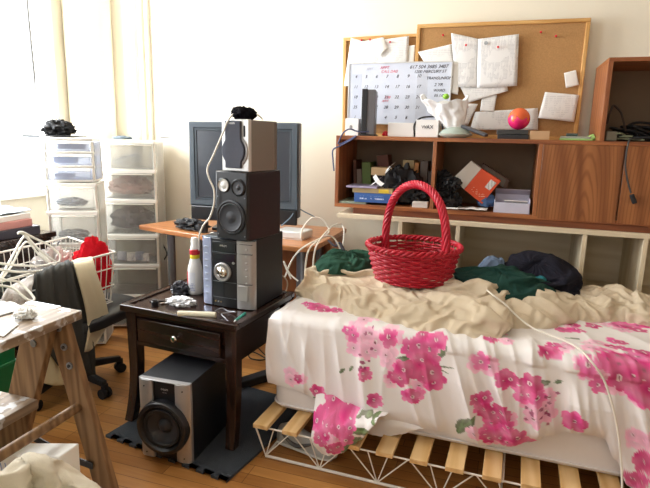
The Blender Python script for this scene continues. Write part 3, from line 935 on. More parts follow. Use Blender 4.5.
for q in ((403, 354, 0.06, 0.024, 0.3), (440, 349, 0.07, 0.034, 0.7), (419, 356, 0.05, 0.022, 1.2), (462, 420, 0.085, 0.04, 1.3), (470, 414, 0.08, 0.03, 1.0), (332, 302, 0.10, 0.02, 0.1), (352, 363, 0.03, 0.012, 1.1), (343, 365, 0.03, 0.014, 0.8),
          (544, 377, 0.05, 0.02, 0.2), (559, 377, 0.03, 0.014, 0.5), (574, 338, 0.06, 0.016, 0.1), (612, 366, 0.06, 0.03, 0.4), (628, 382, 0.06, 0.03, 0.6), (645, 372, 0.07, 0.03, 0.3), (612, 354, 0.07, 0.02, 0.8), (445, 362, 0.09, 0.006, 0.1), (440, 365, 0.08, 0.005, -0.2), (318, 392, 0.06, 0.012, 0.5)):
    leaf(*q)


def paint_cloth(me, S, T, flow, leaves, dts, base=(0.86, 0.815, 0.79)):
    n = len(S); C = np.tile(np.array(base), (n, 1)); rs = np.random.RandomState(1)
    for (s, t, L, w, ang, col) in leaves:
        dx, dy = S - s, T - t; ca, sa = math.cos(ang), -math.sin(ang)
        a = (dx * ca + dy * sa) / (L / 2); c = (-dx * sa + dy * ca) / (w / 2)
        m = np.abs(c) < np.clip(1 - a * a, 0, 1)
        C[m] = np.array(col) * (1.0 + 0.6 * (np.abs(c[m, None]) < 0.25))
    for i in sorted(range(len(flow)), key=lambda i: -flow[i][4][1]):
        s, t, R, ang, col = flow[i]
        dx, dy = S - s, T - t; d = np.sqrt(dx * dx + dy * dy); a = np.arctan2(dy, dx) + ang
        rr = R * (0.62 + 0.38 * np.abs(np.cos(2.5 * a)) ** 0.7)
        m = d < rr
        shade = 0.85 + 0.35 * (d[m] / R)
        C[m] = np.clip(np.array(col)[None] * shade[:, None], 0, 1)
        k = d < R * 0.2; C[k] = (0.85, 0.68, 0.68)
        k = d < R * 0.12; C[k] = (0.25, 0.05, 0.08)
    for s, t, R in dts:
        C[(S - s) ** 2 + (T - t) ** 2 < R * R] = (0.35, 0.05, 0.14)
    # watery unevenness of the dye
    w_ = 0.5 + 0.25 * np.sin(S * 61 + 3 * np.sin(T * 47)) + 0.25 * np.sin(T * 83 + 2 * np.sin(S * 39 + 1.3))
    ink = np.clip((np.array(base)[1] - C[:, 1]) / 0.7, 0, 1) * w_ * 0.30
    C = C * (1 - ink[:, None]) + np.array(base)[None] * np.array([0.95, 0.75, 0.85])[None] * ink[:, None]
    at = me.attributes.new('print', 'FLOAT_COLOR', 'POINT')
    at.data.foreach_set('color', np.hstack([C, np.ones((n, 1))]).astype(np.float32).ravel())


# lower edge of the sheet along the bed, read on the front face
HEM = []
for px, py in [(275, 380), (300, 388), (317, 395), (345, 405), (380, 416), (410, 421), (440, 426), (462, 436), (485, 440), (505, 441), (528, 437), (548, 430), (570, 427), (590, 428), (604, 432), (615, 452), (628, 478), (650, 520), (700, 560)]:
    q = px_st(px, py); HEM.append((q[0], q[1] - TE))
HEM[0] = (-0.02, HEM[0][1])
def hem(s):
    return float(interp(max(s, 0), HEM)[0])

NS, NT1, NT2 = 402, 90, 132
S0, S1 = -0.035, 1.93
def sheet_st(i, j):
    # finer columns where the camera looks
    q = i / NS; s = S0 + (S1 - S0) * (0.86 * q + 0.14 * q ** 3)
    return s, (TE * j / NT1 if j <= NT1 else TE + hem(s) * (j - NT1) / NT2)
def sheet_pt(s, t):
    L = hem(s)
    d = t - TE
    n1 = noise.noise(Vector((s * 3.1, t * 3.3, 0.4))); n2 = ridged(s * 5 + 0.4 * t, t * 7 - 2.0 * s, 1.7)
    bump = 0.006 + 0.005 * n1 + 0.006 * max(0, n2) ** 2
    # creases that run over the front crease and fan out downwards
    fan = max(0, ridged(s * 7 - 2.2 * d + 0.9 * d * math.sin(s * 7), d * 1.3, 4.2)) ** 2 * 0.9 + 0.55 * max(0, ridged(s * 15 - 3.0 * d + 2.0 * d * math.sin(s * 4 + 1), d * 1.8, 7.7)) ** 2
    env = math.exp(-((t - TE - 0.12) / 0.22) ** 2)
    right = min(1, max(0.25, (s - 0.55) / 0.25))
    rr = 0.045
    if d < -rr:
        y, z = TE - t, MT + bump + 0.016 * max(0, fan) * env * (0.2 + 1.2 * right)
    elif d < rr * 0.57:
        a = (d + rr) / (rr * 1.57) * math.pi / 2
        y = rr - rr * math.sin(a) - 0.006; z = MT - rr + rr * math.cos(a) + bump * 0.8
        o_ = 0.020 * max(0, fan) * right
        y -= o_ * math.sin(a); z += o_ * math.cos(a) * env
    else:
        dd = d - rr * 0.57
        bil = 0.010 + 0.045 * min(1, dd / 0.3) * (0.45 + 0.55 * noise.noise(Vector((s * 3.4, 2.2, 0.3)))) * (0.4 + 0.6 * min(1, s / 0.35))
        o_ = bil + (0.004 + 0.034 * min(1, dd / 0.10)) * fan * (0.30 + 0.75 * right)
        # the hem tucks back towards the mattress
        e = max(0, 1 - (L - d) / 0.07); o_ *= 1 - 0.55 * e * e
        y = -max(0.007, o_); z = MT - rr - dd
    x = s
    if s < 0.03:           # rounded over the head end
        x = max(s, -0.012); z -= 0.35 * max(0, 0.03 - s) if d < 0 else 0.0
    return (x, y, z)
ST_ = [sheet_st(i, j) for i in range(NS + 1) for j in range(NT1 + NT2 + 1)]
verts = [sheet_pt(*p) for p in ST_]
SS = [p[0] for p in ST_]; TT = [p[1] for p in ST_]
# the drop on the head end, out of sight
NR = NT1 + NT2 + 1
me = bpy.data.meshes.new('floral_sheet')
faces = [(i * NR + j, (i + 1) * NR + j, (i + 1) * NR + j + 1, i * NR + j + 1) for i in range(NS) for j in range(NR - 1)]
me.from_pydata(verts, [], faces); me.shade_smooth()
paint_cloth(me, np.array(SS), np.array(TT), FLOW, LEAF, DOTS)
sheet = bpy.data.objects.new('floral_sheet', me); COL.objects.link(sheet); me.materials.append(SHEET)
sheet.location = (BO[0], BO[1], 0); sheet.rotation_euler = (0, 0, BR); ROOT[sheet.name] = Matrix.Translation((BO[0], BO[1], 0)) @ Matrix.Rotation(BR, 4, 'Z')
tag(sheet, 'white bed sheet with pink flowers hanging over the mattress front', 'bed sheet')
# loose corner hanging below the hem
top = [(316, 388), (330, 390), (345, 392), (362, 396), (378, 404)]
rowsC = [[(317, 386), (330, 388), (345, 394), (362, 400), (380, 407)], [(315, 402), (330, 404), (346, 406), (366, 408), (388, 412)], [(312, 424), (326, 425), (342, 424), (362, 420), (379, 416)], [(312, 441), (323, 443), (340, 441), (358, 435), (375, 425)], [(321, 455), (327, 457), (340, 455), (354, 447), (366, 437)]]
yrow = [1.917, 1.862, 1.77, 1.745, 1.758]
mb = drape_mesh([[PY(p[0], p[1], yy - 0.012 * math.sin(k * 1.3)) for k, p in enumerate(rw)] for rw, yy in zip(rowsC, yrow)], fold=0.010, seed=4, freq=(5, 2))
bmesh.ops.subdivide_edges(mb.bm, edges=mb.bm.edges, cuts=2, use_grid_fill=True)
for fc in mb.bm.faces:
    fc.smooth = True
fl = build('hanging_corner', mb, SHEET, sheet, True, 0, 2, 180)
co = np.array([v.co[:] for v in fl.data.vertices])
FLOW2, LEAF2 = [], []
def pl(px, py):
    q = ROOT[sheet.name].inverted() @ PY(px, py, 1.775); return q.x, -q.z
for _ in range(46):
    a, q = rng.rand() * 6.28, math.sqrt(rng.rand()); x, y = pl(334, 424)
    FLOW2.append((x + 0.075 * q * math.cos(a), y + 0.11 * q * math.sin(a), 0.026 * (0.8 + 0.5 * rng.rand()), a, (DEEP if rng.rand() > 0.12 else PALE)[rng.randint(3)]))
for px, py, L, w_, an in ((352, 412, 0.08, 0.035, -0.6), (330, 416, 0.04, 0.025, 1.5), (352, 440, 0.14, 0.04, 0.25), (362, 430, 0.1, 0.03, 0.1), (345, 446, 0.06, 0.03, 0.7), (372, 418, 0.05, 0.02, -0.8), (364, 420, 0.10, 0.006, 0.3)):
    x, y = pl(px, py); LEAF2.append((x, y, L, w_, an, (0.13, 0.2, 0.08)))
paint_cloth(fl.data, co[:, 0], -co[:, 2], FLOW2, LEAF2, [])
# a fold of sheet showing behind the loose corner
mb = drape_mesh([[PY(p[0], p[1], yy) for p in rw] for rw, yy in (([(362, 408), (385, 412), (410, 418), (430, 424)], 1.90), ([(364, 420), (386, 424), (410, 428), (432, 428)], 1.875), ([(366, 434), (384, 437), (404, 434), (424, 429)], 1.88))], fold=0.004, seed=6)
f2 = build('hanging_fold', mb, SHEET, sheet, True, 0, 2, 180)
co = np.array([v.co[:] for v in f2.data.vertices]); x, y = pl(402, 430)
paint_cloth(f2.data, co[:, 0], -co[:, 2], [(x, y, 0.03, 0.3, DEEP[1]), (x + 0.03, y - 0.01, 0.024, 0.9, PALE[1])], [], [])

# ---- tan blanket bunched along the back of the bed
TAB = [(-0.885, 2.25, 2.72, 0.02), (-0.80, 2.16, 2.73, 0.075), (-0.66, 2.10, 2.73, 0.085), (-0.5, 2.02, 2.73, 0.075), (-0.36, 1.97, 2.73, 0.075), (-0.2, 1.945, 2.73, 0.085), (-0.06, 1.95, 2.73, 0.10), (0.03, 1.98, 2.73, 0.085), (0.075, 2.12, 2.72, 0.075), (0.2, 2.17, 2.72, 0.085), (0.35, 2.30, 2.72, 0.085), (0.5, 2.36, 2.71, 0.095), (0.7, 2.36, 2.70, 0.085), (0.9, 2.36, 2.70, 0.07), (1.0, 2.42, 2.69, 0.015)]
mb = MB()
def bl(uu, vv):
    x = -0.885 + 1.885 * uu; yf, yb, h = interp(x, TAB)
    wv = 1 - abs(2 * vv - 1) ** 3.2
    y = yf + (yb - yf) * vv
    k = min(1, max(0, (x - 0.0) / 0.15))       # the right part is rolled lengthwise, the left part is bunched
    left = 0.75 * billow(x * 6.5 + 3.0 * y, y * 3.2 - 2.2 * x, 2.2) + 0.45 * billow(x * 5 - 5.5 * y, y * 4.5 + 3 * x, 5.5)
    rite = 0.8 * billow(x * 2.2 + 1.2 * y, y * 13 + 3.2 * x, 8.1) + 0.35 * billow(x * 5 - 3 * y, y * 16 + 8 * x, 1.4)
    f_ = left * (1 - k) + rite * k
    return (x, y + 0.015 * noise.noise(Vector((x * 9, 3.1, 0))) * (1 - vv), 0.570 + h * wv * (0.75 + 0.35 * noise.noise(Vector((x * 4, y * 4, 7)))) + 0.022 * f_ * min(1, wv * 1.6))
mb.grid(bl, 150, 62)
settle(solo('tan_blanket', mb, TAN, 'tan blanket bunched on the floral bed under the red basket', 'blanket', None, 0, 180), 0.30, 28, 0.012, 0.565)

# ---- clothes on the blanket
settle(solo('green_garment', pile_mesh([(-0.15, 2.50), (-0.06, 2.38), (0.04, 2.31), (0.16, 2.33), (0.245, 2.42), (0.26, 2.54), (0.12, 2.66), (-0.06, 2.71), (-0.16, 2.64)], 0.64, 0.085, 3, 0.025, (8, 4), 0.5, 100, 24, 2.6), GREEN, 'dark green garment lying at the right of the red basket', 'clothes', None, 0, 180), 0.3, 24, 0.012, None, None, 1, 0.3, 0.25, None, True)
settle(solo('black_garment', pile_mesh([(0.02, 2.62), (0.12, 2.53), (0.24, 2.47), (0.35, 2.49), (0.375, 2.60), (0.35, 2.74), (0.24, 2.86), (0.08, 2.86), (-0.02, 2.74)], 0.61, 0.20, 5, 0.025, (7, 5), 0.9, 100, 24, 2.6), NAVY, 'black garment heaped behind the green one at cubby opening', 'clothes', None, 0, 180), 0.3, 24, 0.012, None, None, 1, 0.3, 0.25, None, True)
settle(solo('blue_garment', pile_mesh([(-0.09, 2.68), (-0.02, 2.64), (0.05, 2.65), (0.07, 2.72), (0.03, 2.78), (-0.06, 2.78)], 0.63, 0.135, 8, 0.025, (12, 9), 0.3, 72, 16, 2.6), LBLUE, 'light blue crumpled garment between green garment and cubby', 'clothes', None, 0, 180), 0.3, 24, 0.012, None, None, 1, 0.3, 0.25, None, False)
settle(solo('teal_cloth', pile_mesh([(0.155, 2.485), (0.19, 2.465), (0.225, 2.475), (0.24, 2.52), (0.20, 2.56), (0.16, 2.54)], 0.66, 0.06, 9, 0.025, (16, 9), 0.3, 72, 16, 2.6), TEALC, 'small teal cloth showing between green and black garments', 'clothes', None, 0, 180), 0.25, 24, 0.012, None, None, 1, 0.3, 0.25, None, False)
settle(solo('green_towel', pile_mesh([(-0.86, 2.44), (-0.76, 2.36), (-0.62, 2.40), (-0.56, 2.52), (-0.62, 2.66), (-0.76, 2.70), (-0.85, 2.60)], 0.655, 0.075, 12, 0.025, (8, 5), 0.2, 100, 24, 2.6), GREEN2, 'bottle green cloth on the blanket left of the red basket', 'clothes', None, 0, 180), 0.3, 24, 0.012, None, None, 1, 0.3, 0.25, None, True)

# ---- white cable across the bed
pts = [PZ(487, 290, 0.70), PZ(494, 296, 0.69), PZ(505, 304, 0.665), PZ(516, 315, 0.63), PZ(533, 328, 0.605), PZ(560, 339, 0.60), PZ(578, 348, 0.60), PY(590, 360, 1.84), PY(603, 378, 1.83), PY(612, 404, 1.815), PY(618, 432, 1.81), PY(621, 460, 1.80), PY(622, 488, 1.78), PY(620, 510, 1.76)]
solo('white_cable', MB().tube(catmull(pts, 8), 0.0036, 8), CABLEW, 'white cable trailing over the floral sheet and down bed front', 'cable')

# ================================================================== RED BASKET
bk = thing('wicker_basket', 'red wicker basket with tall arched handle on the tan blanket', 'basket', (-0.37, 2.44, 0.652))
BH = 0.158
def bask_r(z, a):
    q = z / BH
    k = 0.80 + 0.20 * q ** 0.8
    return Vector((0.209 * k * math.cos(a), 0.20 * k * math.sin(a), z))
NST = 28
mb = MB()
for rr in range(12):
    z = 0.008 + 0.0118 * rr
    P = []
    for k in range(NST * 8):
        a = 2 * math.pi * k / (NST * 8)
        o_ = 0.0048 * math.cos(a * NST / 2 + math.pi * rr)
        v = bask_r(z, a); d = Vector((math.cos(a), math.sin(a), 0)); P.append(v + d * o_)
    mb.tube(P, 0.0058, 6, True)
build('woven_wall', mb, RED, bk)
mb = MB()
for k in range(NST):
    a = 2 * math.pi * (k + 0.5) / NST
    mb.tube([bask_r(z, a) for z in (0.0, 0.05, 0.10, BH)], 0.0042, 6)
build('stakes', mb, RED, bk)
mb = MB().prism([(0.172 * math.cos(2 * math.pi * k / 40), 0.163 * math.sin(2 * math.pi * k / 40)) for k in range(40)], 0.002, 0.010)
for k in range(7):
    mb.tube([(0.172 * (k + 0.5) / 7 * math.cos(2 * math.pi * j / 40), 0.163 * (k + 0.5) / 7 * math.sin(2 * math.pi * j / 40), 0.011) for j in range(40)], 0.006, 6, True)
build('woven_base', mb, RED, bk)
mb = MB()
for ph in (0, 2.094, 4.189):
    P = []
    for k in range(240):
        a = 2 * math.pi * k / 240; tw = a * 16 + ph
        v = bask_r(BH, a); d = Vector((math.cos(a), math.sin(a), 0)); P.append(v + d * (0.005 + 0.008 * math.cos(tw)) + Vector((0, 0, 0.004 + 0.008 * math.sin(tw))))
    mb.tube(P, 0.0068, 6, True)
build('braided_rim', mb, RED, bk)
FL_, FR_ = Vector((-0.158, 0.108, 0.10)), Vector((0.158, -0.108, 0.10))
ctr = []
for k in range(0, 61):
    q = k / 60; a = math.pi * q
    e = 0.5 - 0.5 * math.cos(a)
    h = math.sin(a) ** 0.62 if 0 < q < 1 else 0
    ctr.append(FL_.lerp(FR_, 0.5 - 0.5 * math.cos(a) * (1.0)) + Vector((0, 0, 0.345 * h)))
ctr = catmull(ctr[::3], 8)
mb = MB(); ax = (FR_ - FL_).normalized(); side = ax.cross(Vector((0, 0, 1)))
for ph in range(6):
    P = []
    for k, c in enumerate(ctr):
        d = (ctr[min(k + 1, len(ctr) - 1)] - ctr[max(k - 1, 0)]).normalized(); nn = side.cross(d).normalized(); tw = k * 0.22 + ph * math.pi / 3
        P.append(c + nn * 0.0125 * math.cos(tw) + side * 0.0125 * math.sin(tw))
    mb.tube(P, 0.0074, 7)
build('handle', mb, REDD, bk)

# ================================================================== FLOOR: MAT, SIDE TABLE, SUBWOOFER
def zig(x0, x1, y, n, s=1):
    out = []; w_ = (x1 - x0) / (2 * n)
    for k in range(n):
        a = x0 + 2 * w_ * k
        out += [(a, y), (a + w_ * 0.9, y), (a + w_ * 0.68, y + s * 0.022), (a + w_ * 2.1, y + s * 0.022), (a + w_ * 1.9, y)]
    return out[:-2] + [(x1, y + s * 0.022), (x1, y)]
MA = math.radians(-8.6)
mb = MB().at((-1.545, 1.697, 0), (0, 0, MA)).prism(zig(0.0, 0.65, 0.0, 9) + [(0.65, 0.68), (0.0, 0.68)], 0.0, 0.012)
bmesh.ops.triangulate(mb.bm, faces=[f_ for f_ in mb.bm.faces if len(f_.verts) > 4], ngon_method='EAR_CLIP')
solo('foam_mat', mb, RUB, 'dark grey interlocking foam tile under table and subwoofer', 'mat')
TR = math.radians(-4.6)
tbz = 0.012
tt = thing('side_table', 'dark espresso side table with one drawer holding the stereo', 'table', (-1.235, 2.08, tbz), TR)
TWd, TD, TH = 0.60, 0.53, 0.548
hw, hd = TWd / 2, TD / 2
mb = MB()
pr = [(-hw, -hd), (hw, -hd), (hw, hd), (-hw, hd)]
mb.box(-hw + 0.02, hw - 0.02, -hd + 0.02, hd - 0.02, TH - 0.028, TH - 0.008)
build('table_top', mb, ESP, tt, False, 0.001)
mb = MB()
mb.box(-hw, hw, -hd, -hd + 0.03, TH - 0.03, TH); mb.box(-hw, hw, hd - 0.03, hd, TH - 0.03, TH)
mb.box(-hw, -hw + 0.03, -hd + 0.03, hd - 0.03, TH - 0.03, TH); mb.box(hw - 0.03, hw, -hd + 0.03, hd - 0.03, TH - 0.03, TH)
build('raised_edge', mb, ESP, tt, False, 0.005, 3)
mb = MB()
mb.box(-hw + 0.03, hw - 0.03, -hd + 0.025, -hd + 0.045, TH - 0.05, TH - 0.03); mb.box(-hw + 0.03, hw - 0.03, -hd + 0.025, -hd + 0.045, TH - 0.185, TH - 0.165)
mb.box(-hw + 0.03, -hw + 0.05, -hd + 0.045, hd - 0.03, TH - 0.185, TH - 0.03); mb.box(hw - 0.05, hw - 0.03, -hd + 0.045, hd - 0.03, TH - 0.185, TH - 0.03)
mb.box(-hw + 0.03, hw - 0.03, hd - 0.05, hd - 0.03, TH - 0.185, TH - 0.03)
mb.box(-hw + 0.06, hw - 0.06, -hd + 0.036, -hd + 0.044, TH - 0.18, TH - 0.04)
build('apron', mb, ESP, tt, False, 0.0015)
mb = MB().box(-hw + 0.085, hw - 0.085, -hd + 0.012, -hd + 0.034, TH - 0.160, TH - 0.055)
d = build('drawer', mb, ESP, tt, False, 0.004)
mb = MB().lathe([(0.0035, 0), (0.0045, 0.004), (0.005, 0.012), (0.012, 0.016), (0.0145, 0.022), (0.011, 0.028), (0.001, 0.030)], 20, 'Y', (0.0, -hd + 0.012, TH - 0.108))
build('knob', mb, CHROME, d)
for sx in (-1, 1):
    for sy in (-1, 1):
        rings = []
        for k in range(13):
            q = k / 12; z = (TH - 0.03) * (1 - q)
            fl_ = 0.055 * max(0, (q - 0.45) / 0.55) ** 2.0
            w_ = 0.027 - 0.006 * q + (0.0)
            cx = sx * (hw - 0.042 + fl_ * 0.22); cy = sy * (hd - 0.048 + fl_ * 0.75)
            rings.append([(cx - w_, cy - w_, z), (cx + w_, cy - w_, z), (cx + w_, cy + w_, z), (cx - w_, cy + w_, z)])
        build('leg', MB().loft(rings, True, False), ESPZ, tt, False, 0.003)

# dark bar on the floor behind
p0, p1 = PZ(236, 384, 0.03), PZ(274, 372, 0.03)
mb = MB(); dv = (p1 - p0); dv.z = 0; L = dv.length; an = math.atan2(dv.y, dv.x)
mb.at((p0.x, p0.y, 0.001), (0, 0, an)).box(-0.1, L + 0.25, -0.03, 0.03, 0, 0.045)
solo('power_strip', mb, BLKM, 'black bar lying on the floor between side table and bed', 'power strip', None, 0.005)
solo('floor_cable', MB().tube(catmull([PZ(262, 338, 0.005), PZ(257, 345, 0.005), PZ(262, 352, 0.005), PZ(268, 358, 0.005), PZ(260, 360, 0.005), PZ(250, 358, 0.005), PZ(249, 352, 0.005), PZ(256, 353, 0.005), PZ(272, 362, 0.005)], 8), 0.004, 6), CABLEK, 'black cable curled on the floor behind the side table', 'cable')


# ---- subwoofer
SB = math.radians(2.5)
SBO = (-1.195, 1.648, 0.0125)
sb = thing('subwoofer', 'boxy black and silver subwoofer on foam mat under the table', 'subwoofer', SBO, SB)
w_, h_ = 0.114, 0.338
build('cabinet', MB().box(-w_, w_, 0.012, 0.30, 0.0, h_), VINYL, sb, False, 0.002)
mb = MB()
mb.box(-0.05, 0.05, -0.004, 0.012, 0.0, h_ - 0.010)
build('front_panel', mb, BLK, sb, False, 0.002)
for sx in (-1, 1):
    pl_ = [(sx * w_, 0.012), (sx * w_, -0.004), (sx * (w_ - 0.012), -0.013), (sx * 0.062, -0.016), (sx * 0.05, -0.012), (sx * 0.05, 0.012)]
    build('side_trim', MB().prism(pl_ if sx > 0 else pl_[::-1], 0.0, h_ - 0.004), SILV, sb, False, 0.002)
    for z in (0.02, h_ - 0.03):
        build('screw', MB().cyl((sx * 0.085, -0.0165, z), (sx * 0.085, -0.0135, z), 0.003, None, 10), DSTEEL, sb)
build('top_trim', MB().prism([(-w_, 0.012), (-w_, -0.004), (-w_ + 0.012, -0.013), (w_ - 0.012, -0.013), (w_, -0.004), (w_, 0.012)], h_ - 0.006, h_), SILV, sb, False, 0.002)
cz = 0.148
WK = 1.075
build('woofer_ring', MB().lathe([(0.110, -0.004), (0.112, 0.03), (0.107, 0.042), (0.094, 0.044), (0.086, 0.036), (0.083, 0.028)], 56, 'Y', (0.0, 0.0, cz), False), BLK, sb, False, 0, 2, 50)
build('woofer_surround', MB().lathe([(0.084, 0.03), (0.078, 0.039), (0.070, 0.037), (0.066, 0.028)], 56, 'Y', (0.0, 0.0, cz), False), RUBR, sb)
build('woofer_cone', MB().lathe([(0.067, 0.029), (0.04, 0.014), (0.030, 0.010), (0.028, 0.013), (0.02, 0.020), (0.008, 0.0235), (0.0005, 0.024)], 56, 'Y', (0.0, 0.0, cz), False), CONE, sb)
build('port_hole', MB().lathe([(0.0005, 0.0445), (0.004, 0.0445)], 12, 'Y', (-0.045, 0.0, cz + 0.088), False), BLKM, sb)
text('maker_name', 'PHILIPS', 0.010, (0.0, -0.0045, h_ - 0.042), SILVB, sb)
text('model_word', 'wOOx', 0.007, (0.0, -0.0045, h_ - 0.054), SILV, sb)

# ================================================================== STEREO STACK
STZ = tbz + TH - 0.008
ST = thing('stereo_receiver', 'black and silver stereo unit with round dial on side table', 'stereo', (-1.104, 2.006, STZ), math.radians(-2.8))
sw, sh = 0.132, 0.312
build('case', MB().box(-sw, sw, 0.014, 0.27, 0.006, sh), BLKM, ST, False, 0.003)
for sx in (-1, 1):
    for y in (0.04, 0.24):
        build('foot', MB().cyl((sx * 0.1, y, 0), (sx * 0.1, y, 0.006), 0.012), RUBR, ST)
build('front_panel', MB().prism([(-0.078, 0.014), (-0.078, -0.006), (-0.03, -0.014), (0.03, -0.014), (0.05, -0.008), (0.05, 0.014)], 0.004, sh - 0.004), BLK, ST, False, 0.002)
build('side_trim', MB().prism([(-sw, 0.014), (-sw, 0.004), (-0.122, -0.004), (-0.08, -0.010), (-0.077, 0.014)], 0.004, sh - 0.004), plain('bluish_silver', '#aab4d0', 0.28, 0.45, 0.03), ST, False, 0.002)
build('side_trim', MB().prism([(0.049, 0.014), (0.049, -0.012), (0.06, -0.016), (0.085, -0.011), (0.105, -0.010), (0.126, -0.002), (sw, 0.006), (sw, 0.014)], 0.004, sh - 0.004), SILV, ST, False, 0.002)
build('top_edge', MB().box(-sw, sw, -0.002, 0.016, sh - 0.006, sh + 0.001), TVF, ST, False, 0.002)
dz = 0.163
build('dial_ring', MB().lathe([(0.042, 0.0), (0.042, 0.012), (0.038, 0.017), (0.030, 0.016), (0.026, 0.012)], 40, 'Y', (-0.018, -0.010, dz), False), SILV, ST)
build('dial_knob', MB().lathe([(0.027, 0.0), (0.026, 0.018), (0.018, 0.024), (0.0005, 0.026)], 40, 'Y', (-0.018, -0.010, dz), False), CHROME, ST)
build('display_window', MB().box(-0.066, 0.042, -0.0145, -0.012, 0.21, 0.245), plain('smoky_display', '#2c1f2c', 0.15, 0, 0.05), ST, False, 0.001)
build('disc_tray', MB().box(-0.072, 0.045, -0.0155, -0.010, 0.252, 0.296), BLK, ST, False, 0.0015)
for z in (0.248, 0.117, 0.046):
    build('panel_seam', MB().box(-0.074, 0.046, -0.0158, -0.010, z, z + 0.0014), STEEL, ST)
build('panel_seam', MB().box(-0.016, -0.0148, -0.0158, -0.010, 0.048, 0.117), DSTEEL, ST)
for k in range(3):
    build('jack', MB().cyl((-0.058 + 0.014 * k, -0.016, 0.026), (-0.058 + 0.014 * k, -0.008, 0.026), 0.0035, None, 10), plain('jack%d' % k, ['#c8b070', '#c0c0c0', '#b09a70'][k], 0.4, 0.5), ST)
build('small_button', MB().cyl((0.034, -0.0165, 0.207), (0.034, -0.008, 0.207), 0.006, None, 14), SILV, ST)
for k in range(8):
    build('button', MB().box(-0.116, -0.092, -0.0098 + 0.002, -0.004, 0.05 + 0.03 * k, 0.060 + 0.03 * k), plain('lilac_button%d' % k, '#b4bcd2', 0.3, 0.3), ST, False, 0.002)
for k in range(7):
    build('button', MB().box(0.09, 0.102, -0.0135, -0.004, 0.085 + 0.03 * k, 0.096 + 0.03 * k), plain('grey_button%d' % k, '#bcbab8', 0.3, 0.4), ST, False, 0.002)
build('cassette_door', MB().box(0.054, 0.104, -0.0165, -0.008, 0.04, 0.112), SILV, ST, False, 0.003)
for z in (0.118, 0.25, 0.292):
    build('panel_seam', MB().box(0.05, 0.124, -0.0155, -0.002, z, z + 0.0012), DSTEEL, ST)
text('maker_name', 'PHILIPS', 0.011, (-0.014, -0.0158, 0.275), SILVB, ST)

TOPZ = STZ + sh + 0.0015
bs = thing('black_speaker', 'black three driver speaker standing on the stereo unit', 'speaker', (-1.066, 1.984, TOPZ), math.radians(-10))
a = 0.083
build('cabinet', MB().box(-a, a, 0.0, 0.235, 0.0, 0.286), VINYL, bs, False, 0.003)
build('front_baffle', MB().prism([(-a, 0.002), (-a + 0.004, -0.012), (a - 0.004, -0.012), (a, 0.002)], 0.001, 0.285), BLK, bs, False, 0.003)
def driver(parent, cx, cy, cz, R, depth=0.016, ring=SILV, cone=CONE, nm='woofer', dust=0.34):
    rg = build(nm, MB().lathe([(R * 1.0, 0.0), (R * 1.0, 0.004), (R * 0.93, 0.006), (R * 0.88, 0.003), (R * 0.80, 0.006), (R * 0.72, 0.004)], 44, 'Y', (cx, cy, cz), False), ring, parent)
    build('cone', MB().lathe([(R * 0.86, 0.0035), (R * 0.80, 0.0065), (R * 0.72, 0.003), (R * dust * 1.05, 0.0015 - 0.0), (R * dust, 0.0016), (R * dust * 0.7, 0.005), (0.0004, 0.0065)], 44, 'Y', (cx, cy - 0.001, cz), False), cone, rg)
driver(bs, 0.0, -0.012, 0.095, 0.072, nm='woofer', ring=DSTEEL)
build('woofer_trim', MB().lathe([(0.074, 0.0), (0.074, 0.006), (0.068, 0.007), (0.066, 0.0)], 48, 'Y', (0.0, -0.012, 0.095), False), BLK, bs)
driver(bs, -0.036, -0.012, 0.228, 0.032, nm='tweeter', ring=BLK, cone=SILVB, dust=0.5)
driver(bs, 0.040, -0.012, 0.222, 0.036, nm='midrange', ring=BLK, cone=DSTEEL, dust=0.3)
for x, z in ((-0.07, 0.18), (0.07, 0.18), (-0.07, 0.02), (0.07, 0.02)):
    build('screw', MB().cyl((x, -0.0135, z), (x, -0.011, z), 0.003, None, 10), STEEL, bs)

GZ = TOPZ + 0.2875
gs = thing('grey_speaker', 'small silver grey speaker with cloth grille topmost of the stack', 'speaker', (-1.05, 1.99, GZ), math.radians(-10))
a = 0.068
build('cabinet', MB().box(-a, a, 0.008, 0.195, 0.0, 0.208), TAUPE, gs, False, 0.003)
build('back_cover', MB().box(-a - 0.001, a + 0.001, 0.175, 0.197, 0.002, 0.206), plain('dark_taupe', '#6f675e', 0.5), gs, False, 0.002)
build('front_frame', MB().box(-a - 0.001, a + 0.001, -0.008, 0.012, 0.0, 0.21), SILVB, gs, False, 0.004)
gr = []
for k in range(-10, 11):
    z = 0.108 + 0.0095 * k
    wdt = 0.040 if abs(z - 0.082) > 0.06 else max(0.040, math.sqrt(max(0, 0.058 ** 2 - (z - 0.082) ** 2)))
    gr.append((wdt, z))
poly = [(-x_ - 0.004, z) for x_, z in gr] + [(x_ - 0.006, z) for x_, z in gr[::-1]]
mb = MB(); A_ = [mb.v((x_, -0.02, z)) for x_, z in poly]; B_ = [mb.v((x_, -0.006, z)) for x_, z in poly]; mb.f(A_); mb.f(B_[::-1])
for i in range(len(A_)):
    mb.f([A_[i], A_[(i + 1) % len(A_)], B_[(i + 1) % len(A_)], B_[i]])
build('grille', mb, GRILLE, gs, False, 0.003)
build('port_slot', MB().box(0.042, 0.052, -0.0095, -0.006, 0.140, 0.185), BLKM, gs, False, 0.002)
build('trim_curve', MB().tube([(0.056 * math.cos(t) + 0.004, -0.010, 0.082 + 0.062 * math.sin(t)) for t in [-0.9 + k * 0.12 for k in range(16)]], 0.005, 8), SILV, gs)
text('maker_name', 'PHILIPS', 0.010, (-0.008, -0.0205, 0.190), SILVB, gs)
mb = MB(); pz = GZ + 0.2105
for k in range(9):
    an = k * 0.7; mb.crumple((-1.045 + 0.024 * math.cos(an), 2.05 + 0.03 * math.sin(an), pz + 0.024 + 0.008 * math.sin(3 * k)), 0.027, (1.2, 1.2, 1.0), 30 + k, 0.5, 3, 10, False)
